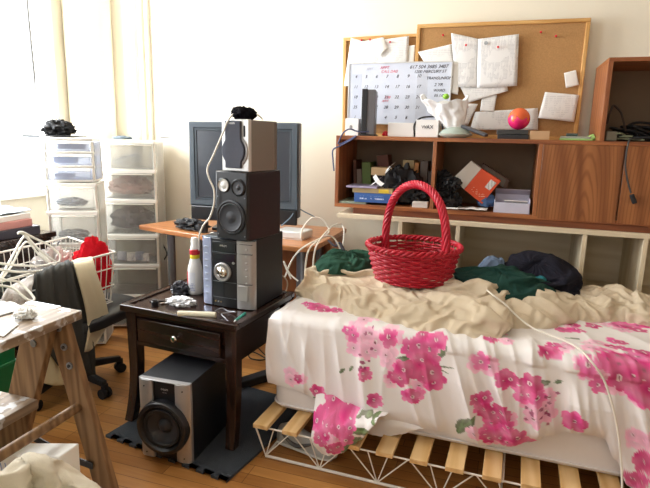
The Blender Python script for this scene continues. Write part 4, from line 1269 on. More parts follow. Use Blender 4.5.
solo('hair_scrunchie', mb, FUZZ, 'fuzzy black scrunchie lying on top of the grey speaker', 'scrunchie')
pts = [PY(263, 120, 2.12), PY(258, 115, 2.11), PY(248, 110, 2.10), PY(238, 111, 2.05), PY(229, 119, 1.975), PY(222, 135, 1.97), PY(214, 154, 1.97), PY(207.5, 168, 1.97), PY(209, 178, 1.965), PY(214, 190, 1.965), PY(214, 204, 1.965), PY(210, 217, 1.965), PY(203, 226, 1.965), PY(199, 238, 1.98), PY(199, 250, 2.03)]
solo('speaker_cable', MB().tube(catmull(pts, 7), 0.0038, 8), CABLEW, 'white cable hanging from grey speaker down past the black speaker', 'cable')

# ================================================================== SMALL THINGS ON THE SIDE TABLE
TZ = STZ + 0.0005
bt = thing('spray_bottle', 'white spray bottle with red and yellow label left of the stereo', 'bottle', (-1.352, 2.135, TZ))
prof = [(0.030, 0), (0.036, 0.004), (0.037, 0.03), (0.037, 0.10), (0.034, 0.125), (0.026, 0.155), (0.021, 0.175), (0.020, 0.182)]
build('body', MB().lathe(prof, 32), plain('bottle_plastic', '#e3e2e0', 0.3), bt, False, 0, 2, 60)
build('yellow_band', MB().lathe([(0.0215, 0.172), (0.0225, 0.175), (0.0222, 0.19), (0.021, 0.192)], 28), plain('yellow_label', '#e8cf2d', 0.4), bt)
build('red_band', MB().lathe([(0.022, 0.191), (0.0245, 0.194), (0.0245, 0.214), (0.022, 0.217)], 28), plain('red_collar', '#bf2632', 0.35), bt)
build('cap', MB().lathe([(0.019, 0.216), (0.019, 0.228), (0.017, 0.232), (0.0165, 0.262), (0.0135, 0.272), (0.0005, 0.274)], 28), WHITE, bt)
for nm, a0, a1, z0, z1, mm in (('red_label', 200, 236, 0.045, 0.118, plain('red_label', '#d0202c', 0.4)), ('blue_print', 246, 300, 0.018, 0.11, printed('blue_print', '#d9dbe2', '#5c6fa8', 130, 0.8))):
    mb = MB()
    mb.grid(lambda uu, vv: (0.0374 * math.cos(math.radians(a0 + (a1 - a0) * uu)), 0.0374 * math.sin(math.radians(a0 + (a1 - a0) * uu)), z0 + (z1 - z0) * vv * (1 if nm != 'red_label' else 0.55 + 0.45 * uu)), 12, 6)
    build(nm, mb, mm, bt)
solo('crumpled_bag', MB().at((-1.408, 2.10, TZ), (0, 0, 0.3)).crumple((0, 0, 0.024), 0.044, (1.25, 0.9, 0.95), 41, 0.6, 2.4, 22), plain('dark_plastic_film', '#3b3b42', 0.3), 'crumpled dark plastic bag at foot of the spray bottle', 'bag')
solo('tissue_packet', MB().at((-1.315, 1.955, TZ), (0, 0, 0.1)).crumple((0, 0, 0.014), 0.06, (1.3, 0.8, 0.42), 43, 0.5, 2.8, 22), plain('packet_print', '#e9e8ee', 0.5, 0, 0.3, 60), 'crumpled white packet with red print on table before stereo', 'packet')
mb = MB(); mb.at((-1.30, 1.945, TZ + 0.026), (0.1, 0.15, 0.5)).prism([(-0.018, -0.006), (0.014, -0.010), (0.018, 0.004), (-0.01, 0.009)], 0, 0.003)
solo('red_wrapper', mb, PINR, 'small red wrapper scrap lying on the crumpled white packet', 'wrapper')
c0, c1 = PZ(178, 313.5, TZ + 0.012), PZ(216, 315.0, TZ + 0.012)
mb = MB().cyl(c0, c1, 0.0125, None, 24)
solo('candle_roll', mb, plain('cream_wax', '#ded6bd', 0.5), 'cream coloured candle stub lying along the table front edge', 'candle', None, 0.002)
solo('twisted_wire', MB().tube(catmull([PZ(215, 311, TZ + 0.004), PZ(222, 308, TZ + 0.012), PZ(228, 311, TZ + 0.004), PZ(236, 312, TZ + 0.014), PZ(222, 313.5, TZ + 0.012), PZ(225, 318, TZ + 0.004), PZ(228, 321, TZ + 0.004)], 6), 0.0022, 6), STEEL, 'bent silver wire on the table next to the candle', 'wire')
p0, p1 = PZ(234, 322, TZ + 0.006), PZ(245, 313.5, TZ + 0.006)
pen = thing('teal_pen', 'short teal pen with pale tip at table right front corner', 'pen', tuple(p0 - Vector((0, 0, 0.006))))
build('barrel', MB().cyl(p0.lerp(p1, 0.12), p1, 0.006, 0.0065, 14), plain('teal_barrel', '#2f8f80', 0.4), pen, True)
build('tip', MB().cyl(p0, p0.lerp(p1, 0.14), 0.002, 0.0055, 12), SILVB, pen, True)
solo('small_black_jar', MB().lathe([(0.014, 0), (0.015, 0.003), (0.015, 0.022), (0.012, 0.024), (0.012, 0.03), (0.0005, 0.031)], 20, 'Z', tuple(PZ(155, 306, TZ))), BLK, 'small black jar near the left corner of the side table', 'jar')
for k, (px, py, an, L, lab) in enumerate([(160, 301, 0.5, 0.09, 'dark brown comb lying behind the small black jar'), (168, 303, 0.9, 0.07, 'short dark stick between the black jar and the crumpled packet')]):
    p = PZ(px, py, TZ)
    mb = MB().at(p, (0, 0, an)).prism([(-L / 2, -0.010), (L / 2, -0.008), (L / 2, 0.008), (-L / 2, 0.010)], 0, 0.005)
    solo(['comb', 'wooden_stick'][k], mb, plain('dull_brown%d' % k, ['#3c2f2a', '#57463a'][k], 0.5), lab, ['comb', 'stick'][k], None, 0.0015)

# ================================================================== ON THE COMPUTER DESK
DZ = 0.7505
tv = thing('desk_monitor', 'grey framed flat monitor on the desk behind the speakers', 'monitor', (-1.437, 2.80, DZ), math.radians(5))
mw = 0.337; z0, z1 = 0.085, 0.624
build('housing', MB().box(-mw, mw, 0.0, 0.055, z0, z1), TVF, tv, False, 0.008, 3)
mb = rect_ring(MB(), -mw + 0.004, mw - 0.004, z0 + 0.05, z1 - 0.004, 0.034, -0.010, 0.002)
build('bezel', mb, TVF, tv, False, 0.004)
mb = rect_ring(MB(), -mw + 0.038, mw - 0.038, z0 + 0.084, z1 - 0.038, 0.014, -0.007, 0.001)
build('inner_bezel', mb, plain('slate_bezel', '#3c454d', 0.35), tv, False, 0.002)
build('screen', MB().box(-mw + 0.05, mw - 0.05, -0.003, 0.002, z0 + 0.097, z1 - 0.05), TVS, tv)
build('speaker_strip', MB().box(-mw + 0.006, mw - 0.006, -0.012, 0.01, z0 - 0.04, z0 + 0.046), BLK, tv, False, 0.006)
build('stand', MB().prism([(-0.16, -0.09), (0.16, -0.09), (0.19, 0.05), (0.15, 0.11), (-0.15, 0.11), (-0.19, 0.05)], 0.0, 0.02), BLK, tv, False, 0.005)
build('neck', MB().box(-0.06, 0.06, 0.015, 0.05, 0.018, z0 + 0.1), BLK, tv, False, 0.004)
mb = MB().at((-1.70, 2.66, DZ), (0, 0, -0.15)).crumple((0, 0, 0.028), 0.055, (2.6, 0.9, 0.75), 51, 0.55, 2.5, 22)
solo('cable_heap', mb, BLKM, 'heap of black cables on the desk left of black speaker', 'cables')
mb = MB().at((-1.60, 2.62, DZ)).cyl((0, 0, 0), (0, 0, 0.05), 0.028, 0.026, 20); mb.lathe([(0.03, 0.048), (0.03, 0.056), (0.01, 0.058), (0.0005, 0.058)], 20)
solo('black_cup', mb, BLK, 'small black lidded cup beside the cable heap on desk', 'cup')
solo('folded_note', MB().at((-1.46, 2.56, DZ), (0, 0, 0.2)).box(-0.055, 0.055, -0.04, 0.04, 0, 0.014), PAPER, 'small white pad on desk behind the black speaker', 'notepad', None, 0.001)
mb = MB().at((-1.075, 2.70, DZ), (0, 0, -0.06)).box(-0.085, 0.085, -0.07, 0.07, 0, 0.042)
rt = thing('router', 'white network box at the desk right end behind stereo', 'router', (-1.075, 2.70, DZ), -0.06)
build('case', MB().box(-0.085, 0.085, -0.07, 0.07, 0.003, 0.045), SILVB, rt, False, 0.008, 3)
build('base', MB().box(-0.08, 0.08, -0.065, 0.065, 0, 0.004), WHITE, rt)
def cable(label, pts, r, mat, name='cable', k=8):
    return solo(name, MB().tube(catmull(pts, k), r, 7), mat, label, 'cable')
cable('white cable in a tall loop above the desk right end', [PY(301, 238, 2.62), PY(303, 228, 2.63), PY(312, 218, 2.66), PY(323, 220, 2.68), PY(329, 231, 2.68), PY(322, 238, 2.60), PY(310, 248, 2.44), PY(306, 262, 2.44), PY(305, 275, 2.44)], 0.0045, CABLEW, 'white_loop_cable')
cable('white cable arching from desk end down to the green cloth', [PY(313, 272, 2.42), PY(314, 256, 2.43), PY(318, 243, 2.45), PY(329, 229, 2.6), PY(340, 223.5, 2.72), PY(344, 230, 2.72), PY(343, 245, 2.70), PY(341, 258, 2.68), PY(339, 268, 2.66)], 0.0045, CABLEW, 'white_loop_cable')
cable('white cable sagging from stereo side across the desk front', [PY(285, 277, 2.42), PY(291, 262, 2.43), PY(300, 250, 2.43), PY(315, 241, 2.45), PY(330, 236, 2.58), PY(338, 244, 2.60), PY(341, 256, 2.60), PY(337, 270, 2.58)], 0.0042, CABLEW, 'white_loop_cable')
cable('white cable looping low beside the stereo right side', [PY(291, 279, 2.40), PY(286, 268, 2.40), PY(284, 262, 2.40), PY(290, 274, 2.39), PY(298, 281, 2.38)], 0.004, CABLEW, 'white_loop_cable')
cable('beige cable hooped behind the stereo lower right corner', [PZ(268, 300, TZ + 0.004), PY(265, 288, 2.28), PY(270, 277, 2.29), PY(279, 274, 2.30), PY(287, 281, 2.31), PY(286, 291, 2.31), PY(280, 299, 2.30)], 0.0035, plain('beige_cable', '#b9a58a', 0.5), 'hooped_cable')
cable('dark grey cables tangled at the desk right end', [PY(328, 240, 2.64), PY(335, 246, 2.64), PY(340, 243, 2.66), PY(345, 252, 2.66), PY(349, 256, 2.66), PY(343, 250, 2.64), PY(336, 242, 2.66)], 0.006, plain('slate_cable', '#555866', 0.5), 'tangled_cable')
cable('blue grey cable from the monitor toward the router', [PY(281, 226, 2.74), PY(290, 218, 2.78), PY(297, 209, 2.86), PY(305, 212, 2.90), PY(315, 217, 2.92)], 0.0035, plain('bluegrey_cable', '#6f8494', 0.5), 'thin_cable')
cable('thin grey cable running from monitor along the back wall', [PY(187, 140, 2.9), PY(180, 138.5, 3.0), PY(170, 137.5, 3.05), PY(160, 137.5, 3.0)], 0.004, CABLEG, 'thin_cable')
cable('black cable hanging beside the corner drawer tower', [PY(161, 232, 3.05), PY(163, 244, 3.05), PY(167, 254, 3.05), PY(163, 262, 3.05), PY(164, 272, 3.05), PY(162, 286, 3.05)], 0.005, CABLEK, 'thin_cable')

# ================================================================== CORK BOARDS AND PAPERS
def board(label, x0, x1, z0, z1, y, roll=0.0):
    t = thing('cork_board', label, 'cork board', ((x0 + x1) / 2, y, z0))
    hw, h = (x1 - x0) / 2, z1 - z0
    t.rotation_euler = (0, roll, 0); ROOT[t.name] = Matrix.Translation(t.location) @ Matrix.Rotation(roll, 4, 'Y')
    build('cork_sheet', MB().box(-hw + 0.012, hw - 0.012, -0.004, 0.006, 0.012, h - 0.012), CORK, t)
    for za in (0, h - 0.02):
        build('frame_rail', MB().box(-hw, hw, -0.014, 0.008, za, za + 0.02), PINEF, t, False, 0.003)
    for sx in (-1, 1):
        build('frame_upright', MB().box(sx * hw - 0.02 * (sx > 0), sx * hw + 0.02 * (sx < 0), -0.0139, 0.0079, 0.02, h - 0.02), PINEZ, t, False, 0.003)
    return t
board('left wood framed cork board, mostly covered by whiteboard and papers', -0.955, -0.10, 1.312, 1.885, 3.188, math.radians(-1.0))
board('right wood framed cork board with large bare cork area', -0.53, 0.352, 1.312, 1.925, 3.155, math.radians(0.3))


def sheet_px(name, label, corners, y, mat, bulge=0.006, curl=0.0, cat='paper', group=None):
    """A paper pinned to the board; its corners (clockwise from top left) lie just in front of plane y."""
    P = [PY(px, py, y) for px, py in corners]
    def fn(uu, vv):
        a = P[0].lerp(P[1], uu); c = P[3].lerp(P[2], uu); p = a.lerp(c, vv)
        p.y -= bulge * math.sin(math.pi * uu) * (0.3 + 0.7 * vv) + curl * vv * vv
        return p
    o = solo(name, MB().grid(fn, 10, 10), mat, label, cat, group, 0, 180)
    return solid(o, 0.0006)

Yb = 3.134
sheet_px('letter', 'typed letter with round seal, largest paper on right cork board', [(478, 39), (519, 34), (517, 86), (477, 88)], Yb - 0.008, PRINT1, 0.006)
sheet_px('letter', 'typed letter tucked behind left edge of the sealed letter', [(451, 33), (479, 39), (478, 88), (456, 87)], Yb - 0.004, PRINT1, 0.008)
sheet_px('paper', 'long blank sheet hanging below the two typed letters', [(456, 78), (507, 84), (508, 91), (468, 103)], Yb - 0.002, PRINT3, 0.004)
sheet_px('paper', 'torn sheet above the whiteboard right corner', [(418, 52), (452, 44), (459, 92), (424, 62)], Yb, PRINT3, 0.006)
sheet_px('paper', 'narrow sheet hanging beside the whiteboard right edge', [(450, 62), (460, 62), (458, 95), (451, 93)], Yb - 0.006, PAPER, 0.004)
sheet_px('card', 'small card below the typed letters with printed line', [(482, 96), (497, 95), (494, 112), (480, 111)], Yb - 0.001, PRINT3, 0.002)
sheet_px('card', 'small square white card pinned at right cork board edge', [(564, 73), (576, 70), (579, 85), (566, 88)], Yb, PAPER, 0.002)
sheet_px('receipt', 'wide pale form low on right cork board above green toy', [(545, 92), (579, 95), (574, 122), (538, 118)], Yb, PRINT3, 0.006)
sheet_px('paper', 'pale sheet behind the pink ball low on the cork', [(475, 112), (538, 108), (538, 130), (470, 130)], Yb, PRINT2, 0.003)
sheet_px('note', 'greenish white note behind the plastic bag', [(459, 103), (478, 104), (468, 125), (456, 124)], Yb - 0.003, PRINT3, 0.003)
YL = 3.166
sheet_px('paper', 'white sheet hanging over left edge of left cork board', [(351, 38), (368, 42), (366, 88), (344, 86)], YL - 0.004, PAPER, 0.008)
sheet_px('paper', 'white sheet second from left under red pins on left board', [(360, 42), (384, 37), (384, 66), (362, 68)], YL - 0.010, PRINT3, 0.008)
sheet_px('paper', 'largest white sheet on left cork board above whiteboard', [(380, 40), (409, 36), (408, 66), (378, 66)], YL - 0.014, PRINT3, 0.008)
sheet_px('paper', 'narrow white slip at right end of left cork board', [(407, 46), (415, 45), (414, 63), (407, 63)], YL - 0.008, PAPER, 0.003)
sheet_px('paper', 'crumpled grey white flap over the largest left board sheet', [(373, 40), (384, 38), (388, 48), (378, 58)], YL - 0.024, PAPER, 0.012)
for px, py, y, lab in [(361.5, 40, YL - 0.02, 'red push pin leftmost on the left cork board'), (370, 39.5, YL - 0.024, 'red push pin second from left on left cork board'), (390, 42, YL - 0.026, 'red push pin on the largest sheet of left board'), (466, 45, Yb - 0.022, 'red push pin on letter beside the sealed letter'), (498, 47, Yb - 0.024, 'red push pin at top of the sealed letter'), (443, 35, Yb - 0.012, 'dark red pin alone at top left of right cork board'), (541, 32, Yb - 0.012, 'pale red pin alone on bare cork, left one'), (556, 36, Yb - 0.012, 'dark red pin on bare cork, right one'), (467, 107, Yb - 0.014, 'tiny dark pin on greenish note behind plastic bag')]:
    p = PY(px, py, y); mb = MB().cyl(p, p + Vector((0, 0.034, 0)), 0.0025, None, 8); mb.m = Matrix.Identity(4); mb.ball(p, 0.0062, (1, 0.7, 1), 8)
    solo('push_pin', mb, PINR, lab, 'pin', 'push pins on the cork boards')
p = PY(486, 43, Yb - 0.0145)
mb = MB().lathe([(0.0005, 0.0), (0.010, 0.0), (0.010, 0.001), (0.0005, 0.001)], 24, 'Y', tuple(p))
solo('paper_seal', mb, plain('grey_seal', '#a9adb0', 0.8), 'round grey printed seal at top left of the typed letter', 'seal')

# ---- whiteboard with the month written on it
C = [PY(352.5, 63.5, 3.10), PY(453.5, 61.5, 3.10), PY(446, 123, 3.10), PY(345.5, 119.5, 3.10)]
wz0, wz1 = 1.383, 1.722
wx0, wx1 = -0.905, -0.318
wb = thing('whiteboard', 'white dry erase calendar board covered in handwritten dates', 'whiteboard', ((wx0 + wx1) / 2, 3.12, wz0), 0)
hw, h = (wx1 - wx0) / 2, wz1 - wz0
build('panel', MB().box(-hw, hw, -0.002, 0.006, 0, h), WBOARD, wb)
mb = rect_ring(MB(), -hw - 0.003, hw + 0.003, -0.003, h + 0.003, 0.006, -0.006, 0.007)
build('frame', mb, SILVB, wb)
build('shaded_column', MB().box(-hw + 0.02, -hw + 0.075, -0.0026, -0.002, 0.02, h - 0.06), plain('board_lilac', '#c9cfdf', 0.4), wb)
build('shaded_column', MB().box(0.105, 0.165, -0.0026, -0.002, 0.02, h - 0.06), plain('board_lilac2', '#cbd0dc', 0.4), wb)
rowsN = [['4', '5', '6', '7', '8', '9', '10'], ['11', '12', '13', '14', '17', '16', '17'], ['18', '19', '20', '21', '22', '23', '24'], ['25', '26', '27', '28', '29', '30', '31'], ['1', '2', '3', '4', '5', '6', '']]
for ri, rw in enumerate(rowsN):
    for ci, s_ in enumerate(rw):
        if s_:
            text('date_number', s_, 0.024, (-hw + 0.042 + 0.061 * ci, -0.0028, h - 0.082 - 0.057 * ri), INK, wb, (math.pi / 2, 0, 0), 'CENTER', 0.3)
for s_, x, z, sz in (('617 504 3685 3407', 0.165, h - 0.034, 0.027), ('1200 MERCURY ST', 0.175, h - 0.058, 0.022), ('TRANSUNION', 0.226, h - 0.094, 0.022), ('2 YR', 0.225, h - 0.130, 0.024), ('WARD', 0.23, h - 0.160, 0.021), ('05.1.02', 0.235, h - 0.187, 0.021), ('1 X', 0.205, h - 0.235, 0.020), ('DAN', 0.205, h - 0.262, 0.020), ('4 3', 0.205, h - 0.290, 0.020)):
    text('handwriting', s_, sz, (x, -0.0028, z), INK, wb, (math.pi / 2, 0, 0), 'CENTER', 0.3)
text('handwriting', 'JULY', 0.018, (-0.17, -0.0028, h - 0.036), plain('faded_marker', '#c3c6d2', 0.7), wb, (math.pi / 2, 0, 0), 'CENTER', 0.2)
for s_, x, z, sz in (('APPT', -0.085, h - 0.034, 0.023), ('CALL DAD', -0.055, h - 0.054, 0.020), ('2:30', -0.06, h - 0.196, 0.019), ('APPT', -0.073, h - 0.216, 0.017)):
    text('handwriting', s_, sz, (x, -0.0028, z), INKR, wb, (math.pi / 2, 0, 0), 'CENTER', 0.3)

# ================================================================== ALONG THE TOP OF THE CABINET
KZ = CZ1 + 0.0008
def bx(name, label, cat, x0, x1, y0, y1, z1, mat, rz=0.0, bevel=0.002, z0=None, group=None):
    cx, cy = (x0 + x1) / 2, (y0 + y1) / 2; zz = KZ if z0 is None else z0
    mb = MB().at((cx, cy, zz), (0, 0, rz)).box(x0 - cx, x1 - cx, y0 - cy, y1 - cy, 0, z1 - zz)
    return solo(name, mb, mat, label, cat, group, bevel)
o = bx('small_box', 'white square box with tiny mark at cabinet top left end', 'box', -0.862, -0.785, 2.92, 3.0, 1.405, WHITE)
text('box_mark', '@', 0.016, (-0.005, -0.041, 0.045), INK, o)
t = thing('modem', 'tall dark grey vertical modem standing before the whiteboard', 'modem', (-0.733, 2.95, KZ), 0.15)
build('case', MB().box(-0.036, 0.036, -0.07, 0.07, 0.008, 0.245), plain('modem_grey', '#6d6c70', 0.4), t, False, 0.004)
build('front_strip', MB().box(-0.037, -0.006, -0.074, -0.06, 0.008, 0.248), BLK, t, False, 0.003)
build('base', MB().box(-0.045, 0.045, -0.075, 0.075, 0.0, 0.010), BLK, t, False, 0.003)
solo('red_keychain', MB().crumple((-0.637, 2.94, KZ + 0.012), 0.02, (1, 1, 0.9), 61, 0.5, 3, 10), PINR, 'tiny red trinket on cabinet top between modem and white box', 'trinket')
bx('white_box', 'plain low white box beside the red trinket', 'box', -0.622, -0.482, 2.93, 3.02, 1.385, WHITE, 0.04)
o = bx('white_box', 'taller white box with dark word beside the plastic bag', 'box', -0.466, -0.345, 2.92, 3.01, 1.402, WHITE, -0.04)
text('box_word', 'WAX', 0.026, (0.0, -0.0475, 0.045), INK, o)
cable('black cable wound around the white worded box', [(-0.475, 2.955, KZ + 0.006), (-0.477, 2.925, KZ + 0.06), (-0.45, 2.935, KZ + 0.098), (-0.39, 2.94, KZ + 0.108), (-0.345, 2.94, KZ + 0.098), (-0.327, 2.93, KZ + 0.05), (-0.32, 2.92, KZ + 0.008)], 0.0045, CABLEK, 'black_cable')
cable('blue grey cable drooping over the cabinet top left corner', [PY(369, 131.5, 2.86), PY(362, 132, 2.84), PY(356, 131, 2.83), PY(350, 129, 2.82), PY(344, 132, 2.80), PY(340, 139, 2.778), PY(338.5, 144, 2.775), PY(346, 141.5, 2.78), PY(356, 136, 2.785), PY(351, 140, 2.775), PY(340, 146, 2.77), PY(333, 150, 2.76), PY(333, 160, 2.76), PY(334, 171, 2.76)], 0.004, CABLEB, 'blue_cable')
bw = thing('glass_bowl', 'shallow pale green bowl beneath the white plastic bag', 'bowl', (-0.262, 2.95, KZ))
build('dish', MB().lathe([(0.05, 0.0), (0.085, 0.012), (0.09, 0.02), (0.084, 0.022), (0.05, 0.012), (0.001, 0.01)], 40, 'Z', (0, 0, 0), False), plain('pale_green_glass', '#cdd8cf', 0.15), bw, False, 0, 2, 70)
build('lid', MB().lathe([(0.085, 0.022), (0.07, 0.04), (0.04, 0.055), (0.001, 0.06)], 40, 'Z', (0, 0, 0), False), plain('green_grey_dome', '#aebbb0', 0.2), bw, False, 0, 2, 70)
rings = []
for i in range(30):
    q = i / 29
    cxb = -0.272 - 0.062 * q; z = KZ + 0.050 + 0.135 * q
    w_ = 0.046 + 0.078 * q ** 0.7; dp = 0.032 + 0.012 * q
    rg = []
    for k in range(56):
        a = 2 * math.pi * k / 56
        n = ridged(math.cos(a) * 2.3 + 3, math.sin(a) * 2.3, q * 1.8)
        sp_ = max(0, math.cos(a - math.pi)) ** 6 * 0.035 * q ** 3 + max(0, math.cos(a)) ** 6 * 0.030 * q ** 3
        rg.append((cxb + w_ * (0.88 + 0.16 * n) * math.cos(a), 2.95 + dp * (0.8 + 0.45 * n) * math.sin(a), z + sp_ + 0.012 * q * q * math.sin(5 * a)))
    rings.append(rg)
ins = [[(0.93 * (x - (-0.334)) - 0.334, 2.95 + 0.9 * (y - 2.95), z - 0.002) for x, y, z in rings[-1]], [(0.6 * (x + 0.30) - 0.30, 2.95 + 0.5 * (y - 2.95), z - 0.07) for x, y, z in rings[-1]]]
rings += ins
pb = solo('plastic_bag', MB().loft(rings), BAG, 'open white plastic bag standing on the pale bowl', 'bag', None, 0, 180)
solo('green_ball', MB().ball(tuple(PY(446, 96.5, 2.90)), 0.017, (1, 1, 0.85), 14), plain('lime_plastic', '#8cc63a', 0.4), 'small lime green ball resting on top of the plastic bag', 'ball')
p0, p1 = PY(462, 126, 2.94), PY(487, 135.5, 2.90)
d_ = p1 - p0; mb = MB()
mb.at((p0 + p1) / 2 , (0, math.atan2(-d_.z, d_.x), math.atan2(d_.y, d_.x))).box(-d_.length / 2, d_.length / 2, -0.022, 0.022, -0.009, 0.009)
solo('phone_handset', mb, plain('charcoal_plastic', '#4c4d52', 0.35), 'dark handset leaning against the bowl rim', 'phone', None, 0.006)
bx('cassette_case', 'lower flat black case stacked under pink ball', 'case', -0.045, 0.105, 2.88, 2.98, KZ + 0.022, BLK, -0.03)
bx('cassette_case', 'upper flat black case directly under pink ball', 'case', -0.052, 0.098, 2.885, 2.98, KZ + 0.046, plain('dark_grey_case', '#3c3f40', 0.35), 0.05, 0.002, KZ + 0.023)
bx('wooden_block', 'small tan cardboard box right of the black cases', 'box', 0.108, 0.198, 2.88, 2.96, KZ + 0.042, plain('tan_card', '#c9a67d', 0.8))
bp_ = Vector((0.050, 2.935, KZ + 0.047 + 0.054))
pk = thing('pink_ball', 'shiny pink and orange ball on the black cases', 'ball', (bp_.x, bp_.y, bp_.z - 0.054))
m, nt, pp = base_mat('pink_orange_swirl')
tc = N(nt, 'ShaderNodeTexCoord'); nz = N(nt, 'ShaderNodeTexNoise'); nz.inputs['Scale'].default_value = 14; nz.inputs['Distortion'].default_value = 1.2
sp = N(nt, 'ShaderNodeSeparateXYZ'); nt.links.new(tc.outputs['Object'], sp.inputs[0]); nt.links.new(tc.outputs['Object'], nz.inputs['Vector'])
ad = N(nt, 'ShaderNodeMath', operation='MULTIPLY_ADD'); ad.inputs[1].default_value = 9.0; nt.links.new(sp.outputs[2], ad.inputs[0]); nt.links.new(nz.outputs[0], ad.inputs[2])
cr = N(nt, 'ShaderNodeValToRGB'); e = cr.color_ramp.elements; e[0].position = 0.75; e[0].color = lin('#e0246c'); e[1].position = 1.35; e[1].color = lin('#a8602c')
cr.color_ramp.elements.new(0.95).color = lin('#ef3f7c'); cr.color_ramp.elements.new(1.0).color = lin('#e8693a')
nt.links.new(ad.outputs[0], cr.inputs[0]); nt.links.new(cr.outputs[0], pp.inputs['Base Color']); pp.inputs['Roughness'].default_value = 0.25
build('ball_skin', MB().ball((0, 0, 0.054), 0.054, (1, 1, 1), 24), m, pk)
gt_ = thing('toy_car', 'flat pale green toy at the cabinet top right of cardboard box', 'toy', (0.325, 2.93, KZ))
build('body', MB().prism([(-0.075, -0.022), (0.06, -0.026), (0.078, -0.01), (0.072, 0.02), (-0.07, 0.025)], 0.004, 0.02), plain('grey_green_toy', '#9fa59a', 0.4), gt_, False, 0.004)
build('green_trim', MB().prism([(-0.08, -0.028), (0.07, -0.03), (0.085, -0.012), (-0.07, -0.012)], 0.0, 0.009), plain('lime_trim', '#9fd07a', 0.4), gt_, False, 0.002)
build('green_fin', MB().at((0.072, -0.005, 0.006), (0, -0.5, 0)).box(-0.014, 0.014, -0.018, 0.018, 0, 0.024), plain('lime_fin', '#a4d880', 0.4), gt_, False, 0.003)
build('cabin', MB().at((-0.02, 0, 0.02)).prism([(-0.03, -0.016), (0.025, -0.016), (0.02, 0.018), (-0.025, 0.018)], 0, 0.014), plain('dark_window', '#50605c', 0.2), gt_, False, 0.004)

# ---- cables in the open box shelf and the one hanging out of it
random.seed(11)
def tangle(label, c, R, sq, n, r, mat, seed, name='cable_tangle'):
    random.seed(seed); pts = []
    for k in range(n):
        pts.append((c[0] + R[0] * (random.random() * 2 - 1), c[1] + R[1] * (random.random() * 2 - 1), c[2] + R[2] * random.random() * (0.6 + 0.4 * math.sin(k))))
    return solo(name, MB().tube(catmull(pts, 7), r, 7), mat, label, 'cable')
tangle('black cable tangle in open box shelf, front heap', (0.56, 2.90, KZ + 0.008), (0.11, 0.06, 0.075), 0, 34, 0.0055, CABLEK, 1)
tangle('second black cable tangle deeper in the open box shelf', (0.66, 2.98, KZ + 0.008), (0.15, 0.07, 0.09), 0, 36, 0.006, BLKM, 2)
tangle('thin grey green cable mixed in the box shelf tangle', (0.53, 2.86, KZ + 0.006), (0.085, 0.035, 0.035), 0, 18, 0.0035, plain('olive_cable', '#8f9678', 0.5), 3)
cable('brown black cable standing in a tall loop in the box shelf', [PY(607, 124, 2.88), PY(609, 115, 2.88), PY(613, 106, 2.89), PY(616, 107, 2.89), PY(621, 113, 2.89), PY(624, 124, 2.88), PY(626, 131, 2.88)], 0.005, plain('brown_cable', '#352419', 0.5), 'loop_cable')
bx('adapter', 'small grey adapter block at left of the box shelf cables', 'adapter', 0.435, 0.485, 2.83, 2.88, KZ + 0.045, plain('grey_adapter', '#8c8778', 0.5), 0.2, 0.005)
cable('dark cable with a plug hanging over the cabinet door', [(0.60, 2.86, KZ + 0.012), (0.56, 2.80, KZ + 0.012), PY(630, 139.5, 2.779), PY(627, 150, 2.776), PY(625.5, 165, 2.776), PY(627.5, 180, 2.776), PY(631, 193, 2.775)], 0.0042, plain('charcoal_cable', '#3a3836', 0.5), 'hanging_cable')
p = PY(633.5, 199, 2.772)
solo('plug', MB().at(p, (0, math.radians(-24), 0)).prism([(-0.008, -0.008), (0.008, -0.008), (0.011, 0.010), (-0.011, 0.010)], -0.022, 0.022), BLKM, 'black plug at end of the cable hanging over the door', 'plug', None, 0.003)

# ================================================================== INSIDE THE CABINET BAYS
BZ = CZ0 + 0.0205
def book(label, x0, x1, y0, y1, z0, z1, cover, rz=0.0, tilt=0.0, upright=True, pages='#e8dfc8'):
    """A bound book: cover boards, spine and page block."""
    cx, cy = (x0 + x1) / 2, (y0 + y1) / 2
    t = thing('book', label, 'book', (cx, cy, z0), rz)
    t.rotation_euler = (0, tilt, rz)
    a, c, h = (x1 - x0) / 2, (y1 - y0) / 2, z1 - z0
    mb = MB()
    if upright:
        mb.box(-a, a, -c, -c + 0.003, 0, h); mb.box(-a, -a + 0.003, -c + 0.003, c, 0, h); mb.box(a - 0.003, a, -c + 0.003, c, 0, h)
        pg = MB().box(-a + 0.003, a - 0.003, -c + 0.003, c - 0.004, 0.003, h - 0.004)
    else:
        mb.box(-a, a, -c, -c + 0.003, 0, h); mb.box(-a, a, -c + 0.003, c, 0, 0.003); mb.box(-a, a, -c + 0.003, c, h - 0.003, h)
        pg = MB().box(-a + 0.003, a - 0.003, -c + 0.003, c - 0.004, 0.003, h - 0.003)
    build('cover', mb, cover, t, False, 0.001)
    build('pages', pg, plain('book_pages', pages, 0.8), t)
    return t
bx('green_grey_magazine', 'thin grey green magazine flat at left end of left bay', 'magazine', -0.85, -0.70, 2.80, 3.0, BZ + 0.012, plain('grey_green_cover', '#8f9a88', 0.6), 0.03, 0.001, BZ)
t = book('thick blue hardback lying flat at bottom of left bay pile', -0.765, -0.535, 2.80, 2.97, BZ + 0.0125, BZ + 0.062, plain('blue_cover', '#3c64a8', 0.4), 0.04, 0, False)
build('spine_print', MB().box(-0.085, 0.055, -0.0862, -0.0848, 0.016, 0.034), printed('spine_letters', '#3c64a8', '#d5e0f2', 60, 0.9), t)
t = book('tan and yellow book lying on top of the blue hardback', -0.775, -0.555, 2.80, 2.96, BZ + 0.063, BZ + 0.089, plain('tan_yellow_cover', '#b5a074', 0.5), 0.02, 0, False, '#c9b896')
